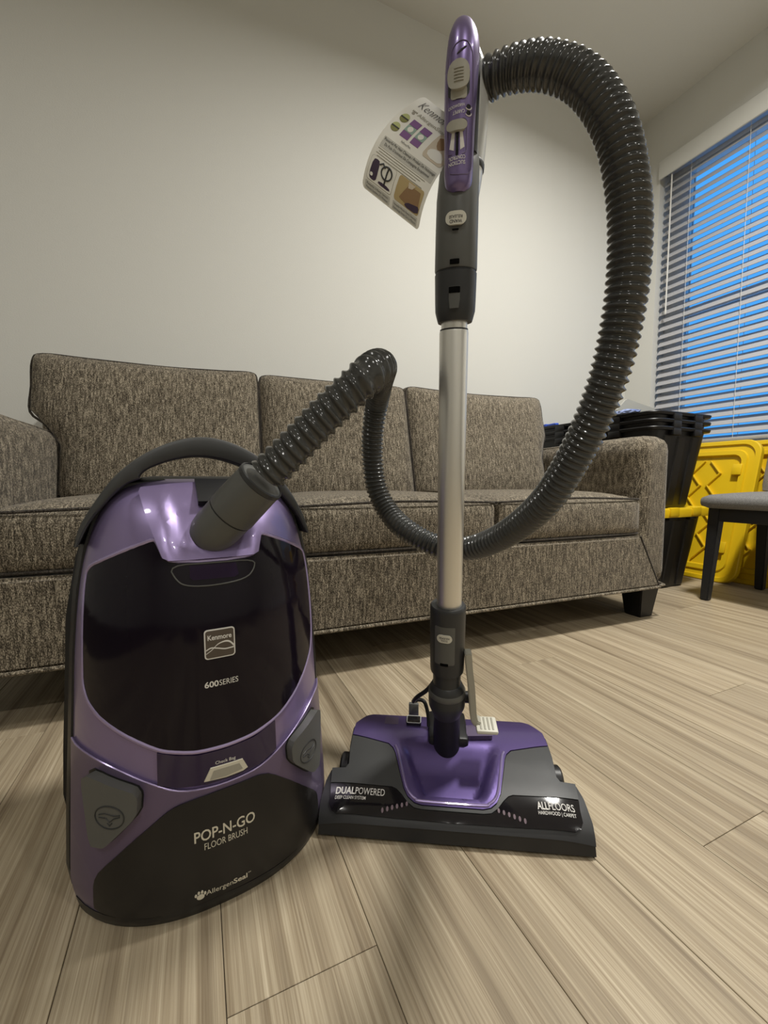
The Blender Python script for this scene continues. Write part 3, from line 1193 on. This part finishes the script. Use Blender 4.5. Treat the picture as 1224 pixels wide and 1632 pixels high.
obj('paw_mark', pw, M['printy'], can)

# ------------------------------------------------------------------ wand with power head (local: x right, y back, z up)
wd = thing('vacuum_wand', 'upright steel vacuum wand with purple handle on a wide purple floor head', 'vacuum wand', (.303, .4495, 0), math.atan2(-.49355, .86972))


def hmap(u, v, h, sc=None):
    def g(a, b):
        z = head_g(a, max(0, b))
        return z - (sc(a, b) if sc else 0)
    e = .001
    gx = (g(u + e, v) - g(u - e, v)) / (2 * e)
    gy = (g(u, v + e) - g(u, v - e)) / (2 * e)
    n = Vector((-gx, -gy, 1)).normalized()
    return Vector((u, v, g(u, v))) + n * h


def mir(half):
    return half + [(-x, y) for x, y in reversed(half)]


def scoop(x, y):
    half = .0480 + (y - .030) * .41
    side = half - abs(x)
    if side <= 0 or y <= .0290 or y > .13:
        return 0
    s = lambda t: (lambda q: q * q * (3 - 2 * q))(max(0, min(1, t)))
    return .021 * s(side / .020) * s((y - .029) / .016) * s((.130 - y) / .055)


base = [(-.1880, .001), (-.1900, .020), (-.1880, .050), (-.1835, .066), (-.176, .0695), (-.1615, .0695), (-.1580, .0760), (-.1615, .110), (-.1625, .150), (-.1580, .170), (-.1430, .190),
        (-.120, .206), (-.06, .212)]
hb0 = obj('head_base', patch(mir(base), lambda u, v, h: hmap(u, v, h, lambda a, b: 1.25 * scoop(a, b)), 0, -.0016, .008, .003, floor=.004), M['bumper'], wd)
lip = [(-.043, .0168), (-.0535, .0180), (-.063, .0235), (-.0725, .033), (-.080, .039), (-.0867, .0413), (-.126, .042), (-.15, .043), (-.1785, .0445)]
inn = [(-.160, .129), (-.126, .120), (-.0985, .113), (-.0905, .105), (-.086, .095), (-.077, .063), (-.070, .040), (-.0635, .029), (-.054, .0225), (-.043, .0202)]
outr = [(-.1815, .0675), (-.160, .0665), (-.1562, .0735), (-.1590, .100)]
pan = inn + [(-x, y) for x, y in reversed(inn)] + [(-x, y) for x, y in reversed(outr)] + [(-x, y) for x, y in reversed(lip)] + lip + outr
pa = obj('side_panel', patch(pan, hmap, -.001, .0016, .010, .0010), M['panel'], wd)
pa['label'] = 'matt charcoal shoulder panel'
wlow = [(-.1760, .0300), (-.1755, .0180), (-.1705, .0110), (-.1630, .0078), (-.08, .0066), (0, .0062)]
wintop = [(x, y - .0010) for x, y in lip]
wpoly = wintop + wlow + [(-x, y) for x, y in reversed(wlow[:-1])] + [(-x, y) for x, y in reversed(wintop)]
wn_ = obj('brush_window', patch(wpoly, hmap, -.001, .0010, .006, .0006), M['gloss'], wd)
wn_['label'] = 'glossy black brush roll window'


def smap(u, v, h):
    return hmap(u, v, h, scoop)


rear = [(-.1598, .1300), (-.1592, .160), (-.1435, .186), (-.12, .204), (-.06, .2095)]
inn2 = [(x * .99, y + .0012) for x, y in inn]
purp = [(-.06, .2095), (-.12, .204), (-.1435, .186), (-.1592, .160), (-.1598, .1305)] + inn2[1:] + [(-x, y) for x, y in reversed(inn2[1:])] + \
       [(.1598, .1305), (.1592, .160), (.1435, .186), (.12, .204), (.06, .2095)]
obj('head_cover', patch(purp, smap, -.008, .0022, .0045, .0014), M['purple3'], wd)
for body_, p0_, p1_, h_, b_ in (('DUAL', (-.1682, .0288), (-.1400, .0286), .0088, .02), ('POWERED', (-.1393, .0286), (-.0965, .0283), .0088, 0),
                                ('DEEP CLEAN SYSTEM', (-.1680, .0226), (-.1235, .0224), .0040, .002), ('ALL', (.1180, .0265), (.1330, .0267), .0088, .02),
                                ('FLOORS', (.1337, .0267), (.1685, .0275), .0088, 0), ('HARDWOOD | CARPET', (.1180, .0208), (.1685, .0214), .0040, .002)):
    obj('lettering', lettering(body_, p0_, p1_, hmap, .0014, h_, b_), M['print'], wn_)
# raised bead round the scoop, its lighter purple painting in the light the rim catches
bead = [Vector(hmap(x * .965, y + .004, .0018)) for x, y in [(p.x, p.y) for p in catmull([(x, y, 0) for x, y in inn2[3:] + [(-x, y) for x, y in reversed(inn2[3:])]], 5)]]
obj('lit_scoop_bead', tube(bead, .0023, 8), M['purple'], wd)
# brush tufts glimpsed through the window
for s in (-1, 1):
    for k in range(6):
        u = s * (.064 + .0068 * k)
        o = obj('tuft_mark', patch(oval(u, .0215 - .0017 * k, .0017, .0027, 10), hmap, .0006, .0013, .02), mat('tuft', (.15, .105, .125), .6) if s == -1 and k == 0 else bpy.data.materials['tuft'], wn_)
# small parts on the rear deck
obj('neck_socket', box(-.033, .033, .118, .200, .055, .083, .006), M['black'], wd)
obj('latch_plate', patch(rrect(-.058, .171, .026, .026, .003), hmap, .001, .007, .01, .0012), M['gloss'], wd)
lf = tube([Vector(hmap(u, v, .0072)) for u, v in rrect(-.058, .171, .024, .024, .003)], .0008, 6, closed=True)
obj('latch_frame', lf, M['silver'], wd)
obj('recess_mark', patch(rrect(-.097, .172, .024, .026, .002), hmap, .001, .0028, .01, .0006), M['purple2'], wd)
obj('cord_clip', box(-.068, -.050, .196, .204, .066, .094, .002), M['grey'], wd)
obj('pedal_block', patch([(.030, .130), (.072, .134), (.076, .160), (.031, .156)], hmap, 0, .010, .01, .002), M['purple2'], wd)
for s in (-1, 1):
    obj('rear_wheel', lathe([(-.008, .012), (-.008, .020), (-.005, .023), (.005, .023), (.008, .020), (.008, .012)], (s * .1690, .115, .0232), (1, 0, 0), 20), M['black'], wd)

# wand axis leans forward a little
B0 = Vector((-.003, .1185, .094))
WA = Vector((-.005, -.1662, .986)).normalized()
WX = Vector((1, 0, 0))
WX = (WX - WA * WX.dot(WA)).normalized()
WYv = WA.cross(WX)


def wl(b, d, a):
    return B0 + WX * b + WYv * d + WA * a


def turn(profile, b=.0005, d=0, seg=36, caps=True):
    return lathe(profile, wl(b, d, 0), WA, seg, caps)


obj('neck', turn([(-.045, .022), (.0, .0215), (.03, .021), (.042, .0225), (.05, .024)], -.0005), M['black'], wd)
sw = obj('swivel_joint', turn([(.030, .020), (.040, .024), (.052, .0285), (.060, .0290), (.074, .0290), (.082, .0275), (.090, .0235), (.092, .021)], -.0010), M['dgrey'], wd)
obj('joint_ring', turn([(.072, .0288), (.0735, .0296), (.080, .0288), (.082, .0272)], -.0010, caps=False), M['grey'], sw)
obj('joint_pin', lathe([(0, .009), (.010, .009), (.012, .007)], wl(.026, .002, .064), WX, 16), M['black'], sw)
obj('lower_sleeve', turn([(.085, .0215), (.122, .0218)], -.0015), M['dgrey'], wd)
cn = obj('tool_connector', turn([(.113, .0225), (.1145, .0255), (.120, .0262), (.2175, .0268), (.2225, .0268), (.2250, .0250), (.2250, .0200)], -.0015), M['dgrey'], wd)


def cylmap(rad, b0):
    def f(u, v, h):
        a = u / rad
        return wl(b0 + (rad + h) * sin(a), -(rad + h) * cos(a), v)
    return f


cm = cylmap(.0265, -.0015)
obj('button_recess', patch(rrect(-.006, .1690, .031, .062, .002), cm, 0, .0006, .006, .0003), M['grey'], cn)
tb = obj('release_button', patch(rrect(-.006, .1820, .0215, .0125, .006, 5), cm, 0, .0022, .004, .001), M['beigelt'], cn)
obj('lettering', lettering('TOOL', (-.0012, .1810), (-.0108, .1810), cm, .0024, .0030, .01), M['ink'], tb)
obj('lettering', lettering('RELEASE', (.0010, .1848), (-.0130, .1848), cm, .0024, .0030, .01), M['ink'], tb)
obj('slot', patch(rrect(-.006, .1385, .0120, .0045, .001), cm, 0, .0009, .004, .0003), M['hole'], cn)
obj('wand_tube', turn([(.215, .0185), (.6045, .0185), (.6065, .0180), (.6065, .0160)], .0002), M['steel'], wd)
obj('tube_ring', turn([(.6055, .0178), (.6085, .0178)], .0002), M['black'], wd)
obj('inner_tube', turn([(.600, .0165), (.630, .0165)], .0004), M['steel'], wd)
co = obj('lock_collar', turn([(.6165, .0180), (.6165, .0215), (.6195, .0225), (.6290, .0250), (.6400, .0254), (.6715, .0258), (.6720, .0250)], .0012), M['dgrey'], wd)
cm2 = cylmap(.0256, .0012)
obj('collar_key', patch([(-.0082, .6285), (.0022, .6285), (.0036, .638), (.0036, .6530), (-.0092, .6530), (-.0092, .638)], cm2, 0, .0012, .006, .0006), M['grey'], co)
obj('key_slot', patch(rrect(-.0028, .6490, .0128, .0070, .0008), cm2, 0, .0016, .004, .0003), M['hole'], co)
obj('gap_ring', turn([(.670, .0246), (.6765, .0246)], .0012), M['black'], wd)

# handle housing: oval barrel that narrows into the grip
hs = bmesh.new()
prof_h = [(.6745, .0252, .0252, .0012, 0), (.6765, .0260, .0258, .0012, 0), (.72, .0256, .0262, .0016, .002), (.755, .0252, .0270, .0022, .006), (.785, .0238, .0270, .0040, .012),
          (.805, .0200, .0240, .0080, .018), (.815, .0150, .018, .0110, .022)]
rr = []
for a, rw, rd, b, d in prof_h:
    rr.append([hs.verts.new(wl(b + rw * cos(2 * pi * k / 36), d + rd * sin(2 * pi * k / 36), a)) for k in range(36)])
for A, Bq in zip(rr, rr[1:]):
    for k in range(36):
        hs.faces.new((A[k], A[(k + 1) % 36], Bq[(k + 1) % 36], Bq[k]))
hs.faces.new(rr[0])
hs.faces.new(rr[-1])
ho = obj('handle_housing', hs, M['grey'], wd)
cm3 = cylmap(.0262, .0016)
wb = obj('release_button', patch(rrect(-.0030, .7245, .0230, .0140, .0065, 5), cm3, -.001, .0022, .004, .001), M['beigelt'], ho)
obj('lettering', lettering('WAND', (.0036, .7225), (-.0096, .7225), cm3, .0024, .0036, .014), M['ink'], wb)
obj('lettering', lettering('RELEASE', (.0040, .7271), (-.0104, .7271), cm3, .0024, .0032, .006), M['ink'], wb)
obj('slot', patch(rrect(-.0034, .7130, .0075, .0016, .0006), cm3, 0, .0007, .004, .0002), M['hole'], ho)
obj('slot', patch(rrect(-.0034, .6795, .0110, .0056, .0008), cylmap(.0261, .0013), 0, .0008, .004, .0002), M['hole'], ho)

# silver hose arm behind the grip
sp = [wl(b, d, a) for b, d, a in ((.006, .012, .735), (.0105, .022, .775), (.0155, .030, .810), (.0182, .034, .845), (.0178, .034, .880), (.0155, .030, .903), (.0145, .026, .918))]
rad_s = [.0175, .0205, .0205, .0205, .0205, .0175, .0110]
spc = catmull(sp, 6)
tabs = [(i / 6, r) for i, r in enumerate(rad_s)]
obj('hose_arm', tube(spc, lambda i, a: lerp_tab(tabs, i / (len(spc) - 1)), 28), M['silver'], wd)
obj('arm_joint', lathe([(-.004, .0209), (-.003, .0215), (.003, .0215), (.004, .0209)], wl(.0138, .027, .797), (spc[15] - spc[13]), 28, caps=False), M['dgrey'], wd)
obj('grip_pad', tube([wl(.0085, .004, .80), wl(.0095, .006, .85), wl(.0100, .006, .895)], .0155, 20), M['dgrey'], wd)

# purple grip shell
GW = [(.753, .0090), (.757, .0132), (.765, .0158), (.79, .0167), (.8226, .0174), (.869, .0184), (.890, .0181), (.906, .0160), (.917, .0120), (.9235, .0080), (.9275, .0020)]
GC = [(.753, .0014), (.79, .0016), (.8226, .0019), (.869, .0030), (.892, .0045), (.9275, .0040)]
GD = [(.753, -.014), (.79, -.012), (.87, -.010), (.907, -.006), (.9275, -.001)]
gs = bmesh.new()
rr = []
AZ = [.753, .755, .757, .761, .765] + [.772 + .01 * i for i in range(12)] + [.889, .896, .903, .909, .914, .918, .9215, .925, .927, .9275]
for a in AZ:
    w, c, d = lerp_tab(GW, a), lerp_tab(GC, a), lerp_tab(GD, a)
    row = []
    for k in range(40):
        t = 2 * pi * k / 40
        dd = w * 1.0 if sin(t) < 0 else w * .8
        row.append(gs.verts.new(wl(c + w * cos(t), d + dd * sin(t), a)))
    rr.append(row)
for A, Bq in zip(rr, rr[1:]):
    for k in range(40):
        gs.faces.new((A[k], A[(k + 1) % 40], Bq[(k + 1) % 40], Bq[k]))
gs.faces.new(rr[0])
gs.faces.new(rr[-1])
gp = obj('grip', gs, M['purpleg'], wd)


def gmap(u, v, h):
    u -= .0012
    v = .776 + (v - .79) * .944
    w, c, d = lerp_tab(GW, v), lerp_tab(GC, v), lerp_tab(GD, v)
    t = max(-.96, min(.96, (u - c) / w))
    q = math.sqrt(1 - t * t)
    return wl(u + t * h, d - (w + h) * q, v)


gc = .0015
obj('trim_line', tube([Vector(gmap(u, v, .0001)) for u, v in chaikin([(-.0105, .785), (-.0105, .895), (-.006, .9085), (.003, .912), (.0115, .9085), (.016, .895), (.0165, .789), (.0135, .7825), (.010, .780), (-.004, .780)], 2)],
                      .0006, 6, closed=True), M['purple2'], gp)
obj('switch_track', patch(rrect(gc - .0008, .8725, .0225, .0350, .0090), gmap, -.002, .0006, .004, .0004), M['dgrey'], gp)
obj('track_plate', patch(rrect(gc - .0008, .8612, .0165, .0120, .003), gmap, 0, .0010, .004, .0002), M['beige'], gp)
sl = obj('power_slider', patch(chaikin([(-.0088, .873), (-.0086, .882), (-.0062, .8885), (.0005, .8912), (.0070, .8885), (.0098, .882), (.0098, .871), (.0080, .8655), (.0030, .8622), (-.0030, .8622),
                                      (-.0072, .8655)], 1), gmap, 0, .0050, .004, .0016), M['beige'], gp)
for k in range(5):
    obj('ridge', patch(rrect(gc - .0008, .8700 + .0030 * k, .0080, .0011, .0004, 2), gmap, .004, .0058, .004, .0003), M['beige'], sl)
for body_, p0_, p1_, h_, b_ in (('HARDWOOD', (.0068, .8508), (-.0100, .8496), .0030, .004), ('CARPET', (.0070, .8448), (-.0058, .8440), .0034, .004),
                                ('SUCTION', (.0086, .7945), (-.0092, .7935), .0040, .010), ('CONTROL', (.0086, .8000), (-.0092, .7990), .0040, .010)):
    obj('lettering', lettering(body_, p0_, p1_, gmap, .0004, h_, b_), M['print'], gp)
for v in (.8480, .8420):
    obj('lamp_dot', patch(oval(.0112, v, .0023, .0020, 14), gmap, -.001, .0006, .004), M['gloss'], gp)
    obj('dot_rim', tube([Vector(gmap(.0112 + .0034 * cos(a), v + .0032 * sin(a), .0002)) for a in [R(-150 + 15 * q) for q in range(11)]], .0005, 6), M['print'], gp)
obj('suction_frame', tube([Vector(gmap(u, v, .0001)) for u, v in rrect(-.0004, .8190, .0205, .0345, .004)], .0006, 6, closed=True), M['purple2'], gp)
obj('slider_slot', patch(rrect(-.0004, .8145, .0030, .0300, .0013), gmap, -.001, .0006, .004), M['gloss'], gp)
for s in (-1, 1):
    obj('wedge_mark', patch([(-.0004 + s * .0026, .8265), (-.0004 + s * .0052, .8265), (-.0004 + s * .0080, .8080), (-.0004 + s * .0034, .8050)], gmap, 0, .0005, .004), M['print'], gp)
obj('suction_slider', patch(rrect(-.0004, .8282, .0180, .0105, .0050, 5), gmap, 0, .0045, .004, .0018), M['beige'], gp)
em = tube([Vector(gmap(.0030 + .0045 * cos(a) + .002 * sin(a), .9020 + .0018 * sin(a) + .0024 * cos(a), .0002)) for a in [2 * pi * k / 24 for k in range(24)]], .0004, 6, closed=True)
tube([Vector(gmap(.0005, .8995, .0002)), Vector(gmap(.0022, .9030, .0002)), Vector(gmap(.0034, .9012, .0002)), Vector(gmap(.0055, .9045, .0002))], .0004, 6, bm=em)
obj('leaf_mark', em, M['ink'], gp)

# foot pedal lever beside the joint
lv = bmesh.new()
path = catmull([(.0285, 0, .154), (.0312, 0, .125), (.0350, 0, .095), (.0378, 0, .062), (.0395, 0, .044), (.0430, 0, .0340), (.0500, 0, .0300)], 6)
qa = []
for i, p in enumerate(path):
    t_ = (path[min(i + 1, len(path) - 1)] - path[max(i - 1, 0)]).normalized()
    nn = Vector((-t_.z, 0, t_.x))
    th = .0052
    wdt = .0085
    qa.append([lv.verts.new(wl(*(Vector((p.x, 0, p.z)) + nn * sx * th + Vector((0, sy * wdt - .012, 0))))) for sx, sy in ((-1, -1), (1, -1), (1, 1), (-1, 1))])
for A, Bq in zip(qa, qa[1:]):
    for k in range(4):
        lv.faces.new((A[k], A[(k + 1) % 4], Bq[(k + 1) % 4], Bq[k]))
lv.faces.new(qa[0])
lv.faces.new(qa[-1])
bmesh.ops.recalc_face_normals(lv, faces=lv.faces[:])
bmesh.ops.bevel(lv, geom=[e for e in lv.edges if e.calc_face_angle(0) > R(50)], offset=.0014, segments=2, affect='EDGES')
le = obj('foot_lever', lv, M['beige'], wd)
tabm = box(.043, .076, -.034, .000, .0255, .0325, .003)
tabm.transform(Matrix([[WX.x, WYv.x, WA.x, B0.x], [WX.y, WYv.y, WA.y, B0.y], [WX.z, WYv.z, WA.z, B0.z], [0, 0, 0, 1]]))
obj('lever_tread', tabm, M['beigelt'], le)
for k in range(4):
    rb = box(.049 + .006 * k, .052 + .006 * k, -.030, -.004, .0320, .0333, .0004)
    rb.transform(Matrix([[WX.x, WYv.x, WA.x, B0.x], [WX.y, WYv.y, WA.y, B0.y], [WX.z, WYv.z, WA.z, B0.z], [0, 0, 0, 1]]))
    obj('tread_rib', rb, M['beige'], le)
pc = [wl(-.024, .006, .082), wl(-.034, .010, .066), wl(-.048, .018, .048), wl(-.055, .030, .030), wl(-.054, .045, .018), wl(-.046, .052, .016), wl(-.036, .048, .014), wl(-.030, .040, -.005), wl(-.029, .03, -.02)]
obj('power_cord', tube(catmull(pc, 6), .0034, 10), M['black'], wd)

# ------------------------------------------------------------------ hose from the canister, round behind the wand and up to the handle
HO_ = Vector((.40, .66, .358))
hz_ = thing('vacuum_hose', 'grey ribbed vacuum hose looping from the canister up to the handle', 'hose', HO_)
hp_ = [(0.0719, 0.4899, 0.5071), (0.1012, 0.474, 0.5387), (0.1331, 0.4571, 0.5746), (0.1584, 0.4447, 0.6004), (0.1783, 0.4417, 0.6188), (0.2018, 0.4699, 0.6357), (0.2372, 0.5434, 0.6539), (0.2696, 0.6177, 0.6652), (0.2957, 0.683, 0.6663), (0.3115, 0.7345, 0.6435), (0.3151, 0.7619, 0.594), (0.3211, 0.7768, 0.54), (0.3294, 0.774, 0.4835), (0.3458, 0.752, 0.4377), (0.363, 0.7089, 0.4063), (0.3983, 0.6582, 0.381), (0.4355, 0.6087, 0.3812), (0.4483, 0.5289, 0.4145), (0.4397, 0.4385, 0.4712), (0.4328, 0.3761, 0.544), (0.4287, 0.3395, 0.6118), (0.4292, 0.323, 0.6821), (0.4279, 0.3177, 0.7449), (0.4232, 0.3194, 0.8081), (0.4119, 0.3298, 0.8741), (0.393, 0.3537, 0.9298), (0.3683, 0.3836, 0.9609), (0.3499, 0.4116, 0.9749), (0.3353, 0.4315, 0.9778), (0.3295, 0.4407, 0.9776)]
hp_ = [Vector(p) - HO_ for p in hp_]
STEP = .0011
pts, LEN = resample(catmull(hp_, 14), STEP)
ph = []
acc = 0
for i in range(len(pts)):
    s = i * LEN / (len(pts) - 1)
    pitch = .0118 - .0030 * max(0, min(1, (s - .14) / .25))
    ph.append(acc)
    acc += (LEN / (len(pts) - 1)) / pitch


def hr(i, a):
    q = (ph[i] + a / (2 * pi)) % 1
    g = .5 + .5 * cos(2 * pi * q)
    return .0184 + .0037 * g ** 1.35


obj('ribbed_tube', tube(pts, hr, 28), M['hose'], hz_, angle=80)
cp = [Vector(p) - HO_ for p in [(0.0117, 0.5384, 0.4362), (0.0234, 0.5255, 0.4498), (0.0476, 0.5062, 0.4797), (0.0739, 0.4892, 0.5092)]]
ax = (cp[3] - cp[1])
al_ = ax.length
ax.normalize()
el = lathe([(-.030, .016), (-.027, .0225), (-.018, .0262), (-.006, .0275), (.018, .0278)], cp[1], ax, 36)
obj('swivel_elbow', el, M['grey'], hz_)
obj('joint_seam', lathe([(.016, .0270), (.0200, .0270)], cp[1], ax, 36), M['black'], hz_)
cu_ = obj('hose_cuff', lathe([(.0195, .0270), (.0200, .0283), (.022, .0287), (.070, .0275), (.0735, .0275), (.0745, .0262), (.0745, .018)], cp[1], ax, 36), M['grey'], hz_)
obj('cuff_ring', lathe([(.0690, .0274), (.0700, .0282), (.0745, .0280), (.0755, .0262)], cp[1], ax, 36, caps=False), M['dgrey'], cu_)
# black latch bracket over the port
obj('port_bracket', patch([(-.0115, .4930), (.0300, .4925), (.0290, .468), (-.0110, .468)], cmap, .004, .012, .01, .002), M['black'], can)

# ------------------------------------------------------------------ card tag hanging behind the handle
TO = Vector((.27, .465, .95))
tg = thing('hang_tag', 'printed card tag hanging askew from the handle of the wand', 'tag', TO)
TG = dict(TL=(0.261, 0.4698, 0.9604), ML=(0.2096, 0.4798, 0.9095), BL=(0.1943, 0.5023, 0.8594), TR=(0.3245, 0.4432, 0.9127), MR=(0.2723, 0.4536, 0.8629), BR=(0.2582, 0.4752, 0.8081))
TG = {k: Vector(v) - TO for k, v in TG.items()}


def quad(a, m, b, t):
    c = 2 * m - (a + b) / 2
    return a * (1 - t) ** 2 + c * 2 * t * (1 - t) + b * t * t


def tmap(s, t, h):
    def P(s, t):
        return quad(TG['TL'], TG['ML'], TG['BL'], t) * (1 - s) + quad(TG['TR'], TG['MR'], TG['BR'], t) * s
    p = P(s, t)
    du = P(s + .01, t) - p
    dv = P(s, t + .01) - p
    n = du.cross(dv).normalized()
    if n.dot(Vector((-.5, -.85, 0))) < 0:
        n = -n
    return p + n * h


obj('card', patch(rrect(.5, .5, 1, 1, .05), tmap, -.0004, 0, .06), M['paper'], tg, angle=60)
PH = .0003


def pr_(name, poly, m, h=PH):
    return obj(name, patch(poly, tmap, h - .0002, h, .1), M[m], tg, angle=60)


def tx(body, p0, p1, hgt, m='ink', bold=0, h=.0006, slant=0):
    # v runs down the card, so mirror the lettering
    vs, fs, ratio = text_geo(body, bold)
    bm = bmesh.new()
    w = p1[0] - p0[0]
    k = hgt / ratio
    o = [bm.verts.new(tmap(p0[0] + x * w + slant * y * k, p0[1] - y * k + (p1[1] - p0[1]) * x, h)) for x, y in vs]
    for f in fs:
        try:
            bm.faces.new([o[i] for i in f])
        except ValueError:
            pass
    return flatprint(obj('lettering', bm, M[m], tg))


tx('Kenmore', (.10, .115), (.62, .115), .075, 'ink', -.012, slant=.25)
pw = bmesh.new()
patch(oval(.14, .185, .022, .012, 12), tmap, .0001, .0003, .1, bm=pw)
for dx in (-.03, -.01, .012, .032):
    patch(oval(.14 + dx, .165, .008, .009, 8), tmap, .0001, .0003, .1, bm=pw)
obj('paw_mark', pw, M['inkl'], tg)
tx('AllergenSeal', (.20, .185), (.66, .185), .032, 'inkl')
for cx, cy in ((.085, .265), (.075, .375)):
    pr_('seal_disc', oval(cx + .03, cy, .062, .044, 20), 'pgreen')
    pr_('seal_base', [(cx + .03 + .062 * cos(a), cy + .008 + .036 * sin(a)) for a in [pi * k / 12 for k in range(13)]], 'pgreen2', .0005)
    pr_('seal_bar', [(cx - .03, cy - .004), (cx + .09, cy - .004), (cx + .09, cy + .008), (cx - .03, cy + .008)], 'ink', .0007)
for x0, x1 in ((.22, .36), (.40, .54)):
    pr_('panel_top', [(x0, .225), (x1, .225), (x1, .285), (x0, .285)], 'pviolet')
    pr_('panel_middle', [(x0, .288), (x1, .288), (x1, .352), (x0, .352)], 'pteal')
    pr_('panel_disc', oval((x0 + x1) / 2, .320, .042, .026, 16), 'paper', .0005)
    pr_('panel_base', [(x0, .355), (x1, .355), (x1, .415), (x0, .415)], 'pviolet')
pr_('pet_photo', rrect(.80, .31, .34, .26, .04), 'pcream')
pr_('pet_photo_shade', chaikin([(.66, .20), (.95, .20), (.95, .30), (.86, .27), (.78, .33), (.70, .29)], 1), 'pbrown', .0005)
pr_('pet_photo_fur', chaikin([(.66, .36), (.76, .32), (.90, .34), (.95, .42), (.70, .42)], 1), 'paper', .0005)
tx('PetPowerMate', (.30, .462), (.46, .462), .02, 'ink')
pr_('text_field', rrect(.52, .545, .90, .105, .01), 'pgrey', .0002)
tx('Powerful Pet Hair Cleanup / Produit De Nettoyage', (.09, .528), (.96, .528), .026)
tx("De Poils D'animaux De Compagnie Exceptionnel", (.13, .570), (.90, .570), .026)
for k in range(4):
    pr_('text_line', [(.07 + .03 * (k % 2), .610 + .022 * k), (.88 - .06 * (k % 3), .610 + .022 * k), (.88 - .06 * (k % 3), .615 + .022 * k), (.07 + .03 * (k % 2), .615 + .022 * k)], 'inkl')
# left picture: canister, hose loop and head
pr_('picture_frame', rrect(.255, .795, .43, .215, .03), 'inkl', .0002)
pr_('picture_field', rrect(.255, .795, .422, .209, .028), 'paper', .0004)
pr_('picture_canister', chaikin([(.08, .72), (.13, .705), (.19, .715), (.205, .86), (.17, .888), (.10, .885), (.075, .86)], 1), 'pplum', .0006)
pr_('picture_plate', chaikin([(.085, .835), (.13, .83), (.135, .86), (.09, .865)], 1), 'paper', .0008)
hl = tube([Vector(tmap(u, v, .0007)) for u, v in [(.33 + .085 * cos(a), .765 + .055 * sin(a)) for a in [2 * pi * k / 24 for k in range(24)]]], .0009, 6, closed=True)
tube([Vector(tmap(u, v, .0007)) for u, v in ((.19, .735), (.24, .708), (.285, .735))], .0009, 6, bm=hl)
tube([Vector(tmap(u, v, .0007)) for u, v in ((.34, .71), (.335, .76), (.335, .86))], .0010, 6, bm=hl)
obj('picture_hose', hl, M['dgrey'], tg)
pr_('picture_head', chaikin([(.25, .855), (.42, .858), (.45, .885), (.23, .885)], 1), 'pplum', .0006)
# right picture: room
pr_('picture_room', rrect(.735, .795, .43, .215, .03), 'ptan', .0004)
pr_('picture_floor', [(.60, .86), (.70, .72), (.90, .72), (.93, .86), (.80, .885)], 'pbrown', .0006)
pr_('picture_light', [(.68, .70), (.80, .70), (.76, .74), (.70, .75)], 'pcream', .0007)
pr_('picture_corner', chaikin([(.70, .90), (.73, .86), (.86, .84), (.94, .83), (.94, .895)], 1), 'pplum', .0008)
pr_('caption_field', rrect(.255, .950, .43, .070, .008), 'pgrey', .0002)
pr_('caption_field', rrect(.735, .950, .43, .070, .008), 'pgrey', .0002)
tx('Powerful 2 Motor System', (.07, .944), (.44, .944), .018)
tx('Puissant Système À 2 Moteurs', (.07, .974), (.44, .974), .018)
tx('Versatile Whole Home Cleaning', (.54, .944), (.93, .944), .018)
tx('Nettoyage Entier De La Maison', (.54, .974), (.93, .974), .018)
loop = [Vector(tmap(.86, .06, .0005)), Vector(tmap(.93, .02, .004)), Vector((.3105, .452, .930)) - TO]
obj('tie', tube(catmull(loop, 6), .0009, 6), M['print'], tg)
